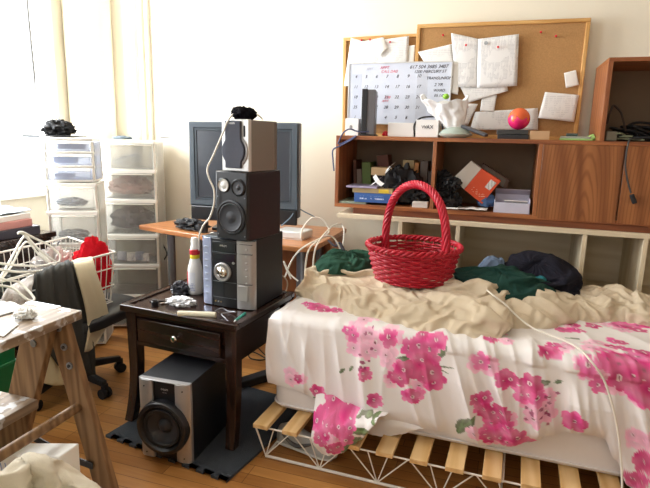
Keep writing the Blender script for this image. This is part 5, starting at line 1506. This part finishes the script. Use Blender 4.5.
build('yellow_patch', MB().box(0.035, 0.09, -0.0815, -0.0795, 0.004, 0.022), plain('yellow_patch', '#e6c93a', 0.5), t)
bx('magazine', 'lavender magazine topmost on the flat books of left bay', 'magazine', -0.81, -0.64, 2.785, 2.95, BZ + 0.099, plain('lavender_cover', '#a9a0bd', 0.4, 0, 0.2, 40), 0.06, 0.001, BZ + 0.0895)
bz2 = BZ + 0.013
book('narrow brown book standing leftmost in the left bay', -0.825, -0.808, 3.02, 3.15, bz2, bz2 + 0.215, plain('brown_cover1', '#6a3f2c', 0.5), 0, math.radians(-3))
book('grey pink book standing left of the green book', -0.80, -0.772, 3.01, 3.15, bz2, bz2 + 0.165, plain('dusty_cover', '#9b8a80', 0.5), 0, math.radians(-4))
book('green book standing near the left of left bay', -0.765, -0.715, 3.0, 3.14, bz2, bz2 + 0.205, plain('green_cover', '#7d9a55', 0.5), 0, math.radians(-4))
book('tall reddish brown book leaning behind the tan box', -0.665, -0.60, 3.05, 3.15, BZ + 0.006, BZ + 0.262, plain('red_brown_cover', '#7a3d22', 0.45), 0, math.radians(-9))
bx('book_box', 'pale tan book lying across books above the black bag', 'book', -0.70, -0.585, 2.90, 3.0, BZ + 0.197, plain('pale_tan', '#d8b98c', 0.6), 0.05, 0.003, BZ + 0.153)
for k, (x0, x1, zt, c, lab) in enumerate([(-0.545, -0.482, 0.238, '#b9a272', 'tan book standing behind the black bag in left bay'), (-0.478, -0.455, 0.225, '#c8894a', 'orange brown book between tan and grey books'), (-0.445, -0.405, 0.235, '#6b625c', 'grey book standing near right end of left bay'), (-0.40, -0.368, 0.18, '#4a433f', 'dark book standing rightmost in left bay')]):
    book(lab, x0, x1, 3.02, 3.15, BZ, BZ + zt, plain('cover_%d' % k, c, 0.5))
bx('book_support', 'stack of dark folders under the pale tan book', 'folder', -0.69, -0.60, 2.975, 3.04, BZ + 0.152, plain('dark_folder', '#3a3234', 0.6), 0, 0.002, BZ + 0.09 - 0.09)
mb = MB().at((-0.525, 2.93, BZ), (0, 0, 0.2)).crumple((0, 0, 0.085), 0.125, (1.0, 0.75, 1.12), 71, 0.45, 2.2, 26)
bagk = solo('camera_bag', mb, BLKM, 'black bag with white straps on the books in left bay', 'bag')
for k, P in enumerate([[(-0.68, 2.835, BZ + 0.105), (-0.645, 2.825, BZ + 0.128), (-0.605, 2.815, BZ + 0.165), (-0.575, 2.83, BZ + 0.20)], [(-0.665, 2.84, BZ + 0.155), (-0.64, 2.825, BZ + 0.125), (-0.612, 2.82, BZ + 0.108)], [(-0.60, 2.835, BZ + 0.178), (-0.585, 2.84, BZ + 0.205), (-0.56, 2.85, BZ + 0.225)]]):
    mb = MB(); pp_ = catmull(P, 6)
    rings = [[p + Vector((-0.008, 0, -0.008)), p + Vector((0.008, 0, 0.008)), p + Vector((0.008, 0.004, 0.008)), p + Vector((-0.008, 0.004, -0.008))] for p in pp_]
    build('strap', mb.loft(rings), WHITE, bagk, True)
mb = MB().at((-0.44, 2.9, BZ)).crumple((0, 0, 0.035), 0.06, (1.3, 0.9, 0.8), 72, 0.5, 2.4, 18)
solo('lens_pouch', mb, BLKM, 'small black pouch on the shelf floor right of black bag', 'pouch')
bx('small_white_box', 'small white box on shelf floor of left bay', 'box', -0.445, -0.365, 2.80, 2.85, BZ + 0.03, plain('off_white_box', '#d9d0c8', 0.6), 0.02, 0.002, BZ)
# right bay
mb = MB()
for k in range(5):
    mb.crumple((-0.285 + 0.035 * math.cos(k * 2.1), 2.87 + 0.03 * math.sin(k * 1.7), BZ + 0.035 + 0.032 * k), 0.052 - 0.003 * k, (1.25, 1.0, 1.05), 80 + k, 0.5, 2.6, 16, False)
bm_low = min(v.co.z for v in mb.bm.verts)
for v_ in mb.bm.verts:
    v_.co.z = max(v_.co.z, BZ + 0.0005)
solo('headphones_bundle', mb, BLKM, 'black bundle of straps and gear at left of right bay', 'gear')
for k, (pts_, lab) in enumerate([([(440, 211), (470, 206), (492, 208), (489, 213), (440, 214)], 'crumpled white papers along the right bay front edge')]):
    mb = MB(); mb.grid(lambda uu, vv: (-0.315 + 0.25 * uu, 2.795 + 0.10 * vv, BZ + 0.003 + 0.012 * abs(noise.noise(Vector((uu * 5, vv * 3, 2)))) + 0.006 * uu), 24, 10)
    solid(solo('loose_papers', mb, PAPER, lab, 'papers', None, 0, 180), 0.001)
# orange and white box, tilted
ob = thing('orange_box', 'tilted orange and white carton in the right bay', 'box', tuple(PY(474, 205, 2.865)))
d0 = Vector((0.114, 0, 0.115)).normalized()
P_ = {k: PY(*v, 2.865) for k, v in dict(a=(453, 178), b=(471, 161), c=(501, 181), d=(482, 204), e=(464, 189.5), f=(481.5, 168.5)).items()}
def slab(mb, quad, y0, y1):
    a = [mb.v((p.x, y0, p.z)) for p in quad]; c = [mb.v((p.x, y1, p.z)) for p in quad]; mb.f(a); mb.f(c[::-1])
    for i in range(4):
        mb.f([a[i], a[(i + 1) % 4], c[(i + 1) % 4], c[i]])
    return mb
build('orange_part', slab(MB(), [P_['e'], P_['f'], P_['c'], P_['d']], 2.865, 2.915), ORANGE, ob, True, 0.002)
build('white_part', slab(MB(), [P_['a'], P_['b'], P_['f'], P_['e']], 2.866, 2.914), plain('carton_white', '#d9d4cc', 0.6), ob, True, 0.002)
l_ = [P_['d'].lerp(P_['c'], 0.52).lerp(P_['e'].lerp(P_['f'], 0.52), 0.12), P_['d'].lerp(P_['c'], 0.86).lerp(P_['e'].lerp(P_['f'], 0.86), 0.10), P_['d'].lerp(P_['c'], 0.86).lerp(P_['e'].lerp(P_['f'], 0.86), 0.38), P_['d'].lerp(P_['c'], 0.52).lerp(P_['e'].lerp(P_['f'], 0.52), 0.38)]
build('white_label', slab(MB(), l_, 2.8635, 2.866), printed('barcode', '#e9e6e4', '#333333', 260, 0.7), ob, True)
an = math.atan2((P_['d'] - P_['e']).z, (P_['d'] - P_['e']).x)
l2 = [P_['e'].lerp(P_['d'], a_).lerp(P_['f'].lerp(P_['c'], a_), c_) for a_, c_ in ((0.25, 0.14), (0.9, 0.14), (0.9, 0.30), (0.25, 0.30))]
build('printed_line', slab(MB(), l2, 2.8638, 2.866), printed('carton_letters', '#e2532a', '#f6c9b0', 90, 0.8), ob, True)
Q = [PY(483, 163, 2.95), PY(510, 180, 2.95), PY(506, 190, 2.95), PY(478, 173, 2.95)]
pf = solo('picture_frame', slab(MB(), Q, 2.945, 2.985), plain('dark_brown_frame', '#54392a', 0.35), 'dark brown frame propped behind the orange carton', 'frame', None, 0.003)
Q = [PY(485, 167, 2.944), PY(506, 180, 2.944), PY(503, 187, 2.944), PY(482, 174, 2.944)]
build('glass_front', slab(MB(), Q, 2.942, 2.945), plain('grey_frame_glass', '#6c655f', 0.1), pf, True)
mb = MB().at((-0.075, 2.90, BZ + 0.006)).crumple((0, 0, 0.04), 0.05, (1.0, 0.8, 1.0), 92, 0.25, 1.8, 18)
solo('blue_pouch', mb, plain('denim_blue', '#41618c', 0.6), 'blue pouch between orange carton and open white box', 'pouch')
ow = thing('open_carton', 'open pale lavender carton at the right of right bay', 'box', (0.055, 2.88, BZ))
mb = MB(); x0, x1, y0, y1, h = -0.088, 0.082, -0.07, 0.08, 0.062
mb.box(x0, x1, y0, y0 + 0.004, 0, h - 0.01); mb.box(x0, x1, y1 - 0.004, y1, 0, h + 0.02); mb.box(x0, x0 + 0.004, y0, y1, 0, h); mb.box(x1 - 0.004, x1, y0, y1, 0, h + 0.01); mb.box(x0, x1, y0, y1, 0, 0.004)
build('tray', mb, plain('lavender_card', '#c9c8da', 0.6), ow, False, 0.001)
build('back_flap', MB().at((0, y1, h + 0.02), (0.9, 0, 0)).box(x0, x1, -0.002, 0.002, 0, 0.045), plain('lavender_flap', '#b4b0bd', 0.6), ow)
mb = MB().prism([(-0.045, -0.052), (0.068, -0.058), (0.074, 0.006), (-0.04, 0.022)], h + 0.004, h + 0.010)
solo('white_card', MB().at((0.055, 2.862, BZ + 0.028), (0.95, 0, 0.0)).box(-0.04, 0.07, 0.0, 0.004, 0.0, 0.058), WHITE, 'white card leaning inside the open lavender carton', 'card', None, 0.001)

# ================================================================== LEFT: DRESSER TOP
LZ = 0.7458
def lay(name, label, cat, pts, z0, z1, mat, bev=0.002):
    return solo(name, MB().prism(pts, z0, z1), mat, label, cat, None, bev)
lay('dark_binder', 'dark binder at the bottom of the pile on black dresser', 'binder', [(-2.80, 1.95), (-2.40, 1.93), (-2.39, 2.24), (-2.80, 2.26)], LZ, LZ + 0.045, plain('dark_binder_cover', '#3a3a46', 0.5))
lay('pink_folder', 'pink folder in the middle of the pile on black dresser', 'folder', [(-2.79, 1.93), (-2.42, 1.95), (-2.41, 2.21), (-2.79, 2.24)], LZ + 0.046, LZ + 0.085, plain('pink_card', '#d79a93', 0.6))
lay('white_folder', 'white folder on top of the pink one on dresser pile', 'folder', [(-2.80, 1.92), (-2.42, 1.94), (-2.43, 2.22), (-2.80, 2.25)], LZ + 0.086, LZ + 0.115, PAPER)
mb = MB(); mb.grid(lambda uu, vv: (-2.80 + 0.36 * uu, 1.94 + 0.3 * vv, LZ + 0.117 + 0.02 * abs(noise.noise(Vector((uu * 3, vv * 3, 5)))) + 0.01 * vv), 20, 16)
solid(solo('loose_sheets', mb, plain('bluish_paper', '#c3ccd6', 0.7, 0, 0.12, 14), 'loose bluish sheets topmost on the dresser pile', 'papers', None, 0, 180), 0.002)
bx('grey_case', 'light grey box on black dresser at the photo left edge', 'box', -2.44, -2.375, 1.86, 1.915, LZ + 0.095, plain('putty_grey', '#aeb0b0', 0.5), 0, 0.004, LZ)
solo('black_gadget', MB().crumple((-2.41, 1.90, LZ + 0.096 + 0.018), 0.026, (1.1, 1.0, 0.9), 95, 0.4, 2.5, 12), BLK, 'small black gadget on top of the light grey box', 'gadget')
solo('white_bottle', MB().lathe([(0.028, 0), (0.03, 0.004), (0.026, 0.06), (0.016, 0.085), (0.015, 0.105), (0.0005, 0.107)], 24, 'Z', (-2.68, 2.28 - 0.23 + 0.17, LZ + 0.13)), WHITE, 'white bottle standing on the loose sheets by the window', 'bottle')

# ================================================================== OFFICE CHAIR WITH THE WIRE BASKET
CH = (-2.05, 2.03, 0.0)
ch = thing('office_chair', 'black swivel office chair carrying the white wire basket', 'chair', CH)
seat = []
for z, k in ((0.385, 0.90), (0.395, 0.99), (0.43, 1.0), (0.448, 0.94), (0.452, 0.6)):
    ring = []
    for j in range(40):
        a = 2 * math.pi * j / 40; e = 0.5
        cx, sy = math.cos(a), math.sin(a)
        ring.append((0.07 + 0.265 * k * math.copysign(abs(cx) ** e, cx), 0.0 + 0.25 * k * math.copysign(abs(sy) ** e, sy), z))
    seat.append(ring)
build('seat', MB().loft(seat), plain('black_leatherette', '#1c1b1d', 0.4, 0, 0.1, 20, 0.1, 60), ch, False, 0, 2, 60)
build('seat_plate', MB().box(-0.08, 0.12, -0.09, 0.09, 0.35, 0.386), BLK, ch, False, 0.005)
build('gas_column', MB().cyl((0, 0, 0.08), (0, 0, 0.36), 0.026, 0.02), BLK, ch)
for k in range(5):
    a = math.radians(62 + 72 * k); d = Vector((math.cos(a), math.sin(a), 0)); n_ = Vector((-d.y, d.x, 0))
    rings = []
    for q in range(7):
        q /= 6; c = d * (0.02 + 0.245 * q) + Vector((0, 0, 0.105 - 0.028 * q)); w_ = 0.024 - 0.008 * q; h = 0.022 - 0.008 * q
        rings.append([c + n_ * w_ + Vector((0, 0, -h)), c - n_ * w_ + Vector((0, 0, -h)), c - n_ * w_ * 0.8 + Vector((0, 0, h)), c + n_ * w_ * 0.8 + Vector((0, 0, h))])
    b_ = build('base_leg', MB().loft(rings, True, False), BLK, ch, False, 0.003)
    mb = MB(); c = d * 0.262
    for s_ in (-1, 1):
        mb.cyl(c + n_ * 0.006 * s_ + Vector((0, 0, 0.026)), c + n_ * 0.024 * s_ + Vector((0, 0, 0.026)), 0.026, None, 20)
    mb.box(c.x - 0.012, c.x + 0.012, c.y - 0.012, c.y + 0.012, 0.03, 0.075)
    build('caster', mb, BLKM, b_)

A_, B_, C_, D_ = Vector((-2.275, 2.315, 0.72)), Vector((-1.80, 2.125, 0.715)), Vector((-1.84, 1.50, 0.715)), Vector((-2.26, 1.66, 0.72))
wk = thing('wire_basket', 'white wire laundry basket full of clothes on office chair', 'basket', (-2.05, 1.9, 0.456))
cen = (A_ + B_ + C_ + D_) / 4
def low(p, k, z):
    q = cen + (p - cen) * k; return Vector((q.x, q.y, z))
mb = MB(); R_ = [A_, B_, C_, D_]
mb.tube(R_, 0.0055, 8, True); build('rim', mb, WIRE, wk, True)
mb = MB()
for k, z in ((0.985, 0.64), (0.955, 0.55), (0.92, 0.462)):
    mb.tube([low(p, k, z) for p in R_], 0.0032, 6, True)
build('hoop', mb, WIRE, wk, True)
mb = MB()
for i in range(4):
    p, q = R_[i], R_[(i + 1) % 4]; n_ = int((q - p).length / 0.035)
    for k in range(n_):
        t_ = (k + 0.5) / n_; a = p.lerp(q, t_)
        mb.tube([a, low(a, 0.985, 0.64), low(a, 0.92, 0.462)], 0.0022, 5)
build('upright_wires', mb, WIRE, wk, True)
mb = MB()
for k in range(11):
    t_ = (k + 0.5) / 11
    mb.tube([low(A_.lerp(B_, t_), 0.92, 0.462), low(D_.lerp(C_, t_), 0.92, 0.462)], 0.0022, 5)
build('floor_wires', mb, WIRE, wk, True)
# clothes in and over the basket
solo('red_fleece', MB().at((-1.905, 2.08, 0.475), (0, 0, -0.35)).crumple((0, 0, 0.145), 0.135, (0.48, 0.8, 1.32), 101, 0.3, 2.0, 26), REDC, 'bright red fleece stuffed in the right corner of wire basket', 'clothes')
solo('lace_cloth', MB().at((-2.13, 2.06, 0.47), (0, 0, 0.2)).crumple((0, 0, 0.10), 0.16, (0.75, 0.85, 1.0), 103, 0.4, 3.2, 30), LACE, 'white lacy cloth heaped in the middle of wire basket', 'clothes')
solo('grey_cloth', MB().at((-2.06, 1.77, 0.468), (0, 0, 0.2)).crumple((0, 0, 0.09), 0.16, (0.9, 0.75, 0.95), 105, 0.4, 2.6, 26), GREYC, 'dark grey clothes heaped at left inside wire basket', 'clothes')
def hang(name, label, cat, rows, mat, fold, seed, freq=(9, 2), thick=0.006):
    return solid(solo(name, drape_mesh(rows, fold=fold, seed=seed, freq=freq), mat, label, cat, None, 0, 180), thick)
def hp(px, py, x):
    d = _ray(px, py); t = x / d[0]; return Vector((x, d[1] * t, EYE + d[2] * t))
hang('charcoal_trousers', 'charcoal trousers hanging over the front rim of wire basket', 'clothes',
     [[hp(40, 269, -1.93), hp(52, 265, -1.93), hp(62, 262, -1.93), hp(70, 261, -1.93)],
      [hp(36, 272, -1.80), hp(50, 268, -1.80), hp(64, 264, -1.80), hp(74, 262, -1.80)],
      [hp(36, 288, -1.765), hp(50, 288, -1.765), hp(66, 286, -1.765), hp(80, 282, -1.765)],
      [hp(40, 312, -1.755), hp(54, 314, -1.755), hp(72, 316, -1.755), hp(88, 312, -1.755)],
      [hp(46, 340, -1.75), hp(62, 344, -1.75), hp(80, 348, -1.75), hp(94, 346, -1.75)],
      [hp(60, 366, -1.75), hp(74, 372, -1.75), hp(88, 376, -1.75), hp(96, 374, -1.75)]], GREYC, 0.022, 3, (7, 1.2))
hang('beige_towel', 'beige towel hanging over wire basket rim beside charcoal trousers', 'towel',
     [[hp(70, 262, -1.90), hp(80, 258, -1.90), hp(90, 257, -1.90)],
      [hp(74, 264, -1.79), hp(84, 262, -1.79), hp(93, 259, -1.79)],
      [hp(80, 282, -1.745), hp(88, 280, -1.745), hp(98, 276, -1.745)],
      [hp(86, 308, -1.74), hp(96, 306, -1.74), hp(106, 302, -1.74)],
      [hp(88, 330, -1.74), hp(99, 332, -1.74), hp(109, 322, -1.74)],
      [hp(84, 352, -1.74), hp(92, 350, -1.74), hp(99, 340, -1.74)]], BEIGEC, 0.008, 5, (3, 1.5))
hang('cream_towel', 'cream towel hanging low from the chair behind the ladder', 'towel',
     [[hp(44, 322, -1.79), hp(58, 320, -1.79), hp(74, 320, -1.79)],
      [hp(43, 345, -1.775), hp(58, 345, -1.775), hp(76, 345, -1.775)],
      [hp(43, 366, -1.77), hp(58, 367, -1.77), hp(74, 366, -1.77)],
      [hp(43, 383, -1.77), hp(57, 386, -1.77), hp(70, 384, -1.77)]], plain('cream_towelling', '#e8dcb8', 0.95, 0, 0.04, 9, 0.4, 220), 0.012, 7, (4, 1))
hang('white_cloth', 'white cloth over the basket rim left of the charcoal trousers', 'clothes',
     [[hp(8, 287, -1.84), hp(20, 281, -1.84), hp(34, 274, -1.84)],
      [hp(4, 294, -1.76), hp(18, 292, -1.76), hp(33, 284, -1.76)],
      [hp(0, 312, -1.74), hp(16, 312, -1.74), hp(34, 308, -1.74)]], LACE, 0.012, 9, (5, 1))
def hanger(label, base, rz, tilt, s_=1.0):
    R3 = Matrix.Rotation(rz, 3, 'Z') @ Matrix.Rotation(tilt, 3, 'X')
    P = [(-0.20, 0, 0), (-0.19, 0, -0.015), (-0.1, 0, -0.02), (0.1, 0, -0.02), (0.19, 0, -0.015), (0.20, 0, 0), (0.17, 0, 0.022), (0.08, 0, 0.07), (0.0, 0, 0.105), (-0.08, 0, 0.07), (-0.17, 0, 0.022)]
    mb = MB().tube([Vector(base) + R3 @ (Vector(p) * s_) for p in catmull(P, 5, True)], 0.0058, 7, True)
    H2 = [(0, 0, 0.105), (0, 0, 0.13), (0.02, 0, 0.15), (0.025, 0, 0.175), (0.0, 0, 0.195), (-0.022, 0, 0.18)]
    mb.tube([Vector(base) + R3 @ (Vector(p) * s_) for p in catmull(H2, 5)], 0.003, 6)
    return solo('clothes_hanger', mb, WIRE, label, 'hanger', 'hangers on the wire basket')
def hang_px(label, pts, r=0.0048):
    return solo('clothes_hanger', MB().tube(catmull([hp(*p) for p in pts], 7, True), r, 8, True), WIRE, label, 'hanger', 'hangers on the wire basket')
hang_px('white hanger standing tallest on the wire basket', [(18, 233.5, -1.98), (23, 234, -1.98), (36, 247, -1.95), (56, 262, -1.90), (60, 256, -1.90), (50, 246, -1.93), (34, 238, -1.96), (22, 232, -1.98)])
hang_px('white hanger crossing behind tallest one, pointed at top', [(24, 236, -2.0), (30, 240, -2.0), (46, 258, -1.95), (54, 266, -1.92), (40, 256, -1.96), (26, 242, -1.99), (10, 268, -1.9), (-4, 284, -1.86), (6, 268, -1.9)])
hang_px('white hanger lying flat across the basket front, upper one', [(-6, 263, -1.88), (14, 265, -1.86), (40, 266, -1.84), (56, 263, -1.84), (44, 270, -1.82), (20, 272, -1.82), (-6, 268, -1.86)])
hang_px('white hanger lying flat across the basket front, lower one', [(-6, 276, -1.84), (6, 280, -1.80), (20, 283, -1.78), (34, 298, -1.70), (28, 300, -1.70), (12, 288, -1.76), (-6, 284, -1.80)])

# ================================================================== STEP LADDER
LT = 0.78
ld = thing('step_ladder', 'old wooden step ladder spattered with white paint, front left', 'ladder', (-1.25, 0.85, 0))
mb = MB().at((0, 0, 0)).prism([(-1.357, 1.215), (-1.153, 1.205), (-1.150, 0.50), (-1.360, 0.50)], LT - 0.027, LT)
build('top_board', mb, LADT, ld, True, 0.003)
build('metal_edge', MB().prism([(-1.357, 1.2155), (-1.235, 1.2095), (-1.235, 1.185), (-1.357, 1.19)], LT, LT + 0.0015), STEEL, ld, True)
def rail(pt, pb, w, ya, yb):
    """A flat rail between two points of the spread plane (x, z), w wide, from ya to yb."""
    d = Vector((pb[0] - pt[0], pb[1] - pt[1])).normalized(); n_ = Vector((-d.y, d.x)) * w / 2
    q = [(pt[0] + n_.x, pt[1] + n_.y), (pt[0] - n_.x, pt[1] - n_.y), (pb[0] - n_.x, pb[1] - n_.y), (pb[0] + n_.x, pb[1] + n_.y)]
    mb = MB(); a = [mb.v((x, ya, z)) for x, z in q]; c = [mb.v((x, yb, z)) for x, z in q]; mb.f(a); mb.f(c[::-1])
    for i in range(4):
        mb.f([a[i], a[(i + 1) % 4], c[(i + 1) % 4], c[i]])
    return mb
for ya, yb in ((1.165, 1.19), (0.53, 0.555)):
    rr_ = build('rear_rail', rail((-1.218, 0.748), (-1.020, 0.0), 0.072, ya, yb), LADW, ld, True, 0.003)
    fr_ = build('front_rail', rail((-1.25, 0.746), (-1.535, 0.0), 0.098, ya - 0.03, yb - 0.03), LADW, ld, True, 0.003)
    if ya > 1:
        for q in (0.022, 0.098, 0.174):
            x, z = -1.218 + 0.198 * q + 0.010, 0.748 - 0.748 * q
            mb = MB().cyl((x, ya - 0.005, z), (x, ya, z), 0.011, None, 18); build('washer', mb, STEEL, rr_, True, 0.001)
            build('screw', MB().cyl((x, ya - 0.008, z), (x, ya - 0.004, z), 0.0055, None, 6), DSTEEL, rr_, True)
        x, z = -1.272, 0.685
        build('washer', MB().cyl((x + 0.0, ya - 0.035, z), (x, ya - 0.03, z), 0.011, None, 18), STEEL, fr_, True, 0.001)
build('step', MB().prism([(-1.45, 1.135), (-1.275, 1.135), (-1.275, 0.53), (-1.45, 0.53)], 0.475, 0.505), LADT, ld, True, 0.003)
build('step', MB().prism([(-1.56, 1.135), (-1.40, 1.135), (-1.40, 0.53), (-1.56, 0.53)], 0.215, 0.243), LADT, ld, True, 0.003)
build('dowel', MB().cyl((-1.155, 1.178, 0.487), (-1.155, 0.54, 0.487), 0.0145, None, 18), LADW, ld, True)
mb = MB(); p0 = PY(93, 466, 1.16); p1 = PY(74, 459, 1.16); p2 = PY(56, 448, 1.16)
mb.m = Matrix.Identity(4)
for a, c in ((p0, p1), (p1, p2)):
    d = (c - a).normalized(); n_ = Vector((-d.z, 0, d.x)) * 0.011
    q = [a + n_, a - n_, c - n_, c + n_]; V1 = [mb.v((p.x, 1.157, p.z)) for p in q]; V2 = [mb.v((p.x, 1.161, p.z)) for p in q]; mb.f(V1); mb.f(V2[::-1])
    for i in range(4):
        mb.f([V1[i], V1[(i + 1) % 4], V2[(i + 1) % 4], V2[i]])
p3 = Vector((-1.45, 1.16, p2.z + 0.05)); d = (p3 - p2).normalized(); n_ = Vector((-d.z, 0, d.x)) * 0.011
q = [p2 + n_, p2 - n_, p3 - n_, p3 + n_]; V1 = [mb.v((p.x, 1.153, p.z)) for p in q]; V2 = [mb.v((p.x, 1.157, p.z)) for p in q]; mb.f(V1); mb.f(V2[::-1])
for i in range(4):
    mb.f([V1[i], V1[(i + 1) % 4], V2[(i + 1) % 4], V2[i]])
build('spreader', mb, DSTEEL, ld, True)
# things lying on the ladder top
def sheet_z(name, label, corners, z, mat, lift=0.004, cat='paper'):
    P = [PZ(px, py, z) for px, py in corners]
    def fn(uu, vv):
        p = P[0].lerp(P[1], uu).lerp(P[3].lerp(P[2], uu), vv); p.z += lift * (0.2 + abs(noise.noise(Vector((uu * 3, vv * 3, len(label)))))); return p
    return solid(solo(name, MB().grid(fn, 14, 14), mat, label, cat, None, 0, 180), 0.0008)
sheet_z('paper', 'white paper sheet lying on the ladder top at photo edge', [(-10, 318), (19, 325), (4, 337), (-12, 334)], LT + 0.001, PAPER)
sheet_z('paper', 'thin white sheet behind the crumpled tissue on ladder top', [(-8, 302), (14, 303), (26, 309), (-6, 318)], LT + 0.001, PRINT3, 0.006)
solo('crumpled_tissue', MB().at(PZ(25, 318, LT + 0.0005)).crumple((0, 0, 0.012), 0.030, (1.3, 0.9, 0.6), 111, 0.6, 3, 16), PAPER, 'crumpled white tissue on the paint spattered ladder top', 'tissue')
# green tub behind the ladder
gb = thing('green_tub', 'green plastic tub behind the step ladder at photo edge', 'tub', (-1.78, 1.12, 0))
rings = []
for z, k in ((0.0, 0.86), (0.02, 0.9), (0.55, 1.0), (0.56, 1.04), (0.585, 1.04)):
    rings.append([(x * k, y * k, z) for x, y in ((-0.17, -0.24), (0.17, -0.24), (0.17, 0.24), (-0.17, 0.24))])
build('body', MB().loft(rings, True, False), GREENP, gb, False, 0.01, 3)
for z in (0.12, 0.24, 0.36, 0.48):
    build('rib', MB().box(-0.17 * (0.9 + 0.1 * z / 0.55) - 0.004, 0.17 * (0.9 + 0.1 * z / 0.55) + 0.004, -0.24 * (0.9 + 0.1 * z / 0.55) - 0.004, 0.24 * (0.9 + 0.1 * z / 0.55) + 0.004, z, z + 0.012), GREENP, gb, False, 0.003)
# cream canvas bag at the bottom left
mb = pile_mesh([(-1.10, 0.72), (-1.07, 0.92), (-0.90, 0.97), (-0.75, 0.92), (-0.68, 0.76), (-0.74, 0.58), (-0.9, 0.52), (-1.05, 0.58)], 0.0, 0.63, 21, 0.03, (6, 4), 0.6, 90, 30, 6.0)
settle(solo('canvas_sack', mb, CREAMC, 'crumpled cream canvas sack at the lower left corner', 'sack', None, 0, 180), 0.16, 24, 0.02, None, None, 1, 0.3, 0.6, None, False)
pbg = thing('paper_bag', 'white printed paper bag standing behind the cream canvas sack', 'bag', (-1.17, 1.02, 0))
mb = MB(); q = [(-1.30, 0.0), (-1.06, 0.0), (-1.052, 0.455), (-1.30, 0.402)]
a = [mb.v((x, 0.985, z)) for x, z in q]; c = [mb.v((x, 1.055, z)) for x, z in q]; mb.f(a); mb.f(c[::-1])
for i in range(4):
    mb.f([a[i], a[(i + 1) % 4], c[(i + 1) % 4], c[i]])
build('body', mb, PAPER, pbg, True, 0.004)
text('bag_print', 'I I I', 0.034, (-0.092, -0.0358, 0.366), plain('faded_blue_print', '#93a6cf', 0.7), pbg, (math.pi / 2, math.radians(-10), 0))
# trainer under the bed
sh_ = thing('trainer_shoe', 'light grey trainer lying under the wire bed frame', 'shoe', (-0.70, 1.915, 0.0), math.radians(-10))
secs = [(-0.13, 0.012, 0.030, 0.05), (-0.125, 0.030, 0.0, 0.082), (-0.09, 0.036, 0.0, 0.098), (-0.04, 0.037, 0.0, 0.092), (0.0, 0.039, 0.0, 0.078), (0.06, 0.044, 0.0, 0.062), (0.10, 0.044, 0.0, 0.052), (0.135, 0.032, 0.004, 0.042), (0.15, 0.010, 0.012, 0.03)]
rings = []
for x, w_, z0, z1 in secs:
    rings.append([(x, w_ * math.copysign(abs(math.cos(a)) ** 0.7, math.cos(a)) * (1 - 0.25 * (math.sin(a) > 0) * math.sin(a)), (z0 + z1) / 2 + (z1 - z0) / 2 * math.copysign(abs(math.sin(a)) ** 0.75, math.sin(a))) for a in [2 * math.pi * k / 20 for k in range(20)]])
build('upper', MB().loft(rings), plain('pale_grey_leather', '#b9bab6', 0.6), sh_, False, 0, 2, 70)
rings = [[(x, w_ * 1.08 * math.cos(a), max(0, 0.011 + 0.011 * math.sin(a))) for a in [2 * math.pi * k / 12 for k in range(12)]] for x, w_, z0, z1 in secs[1:-1]]
build('sole', MB().loft(rings), plain('white_sole', '#d9d8d2', 0.6), sh_, False, 0, 2, 70)
mk = catmull([(-0.09, -0.0385, 0.066), (-0.05, -0.041, 0.040), (-0.01, -0.043, 0.036), (0.04, -0.0415, 0.056), (0.06, -0.037, 0.066)], 6)
build('side_mark', MB().tube(mk, 0.009, 6, False, [0.15 + 0.85 * math.sin(math.pi * min(1, (k + 4) / (len(mk) + 3))) for k in range(len(mk))]), plain('dark_mark', '#5a5a58', 0.6), sh_)
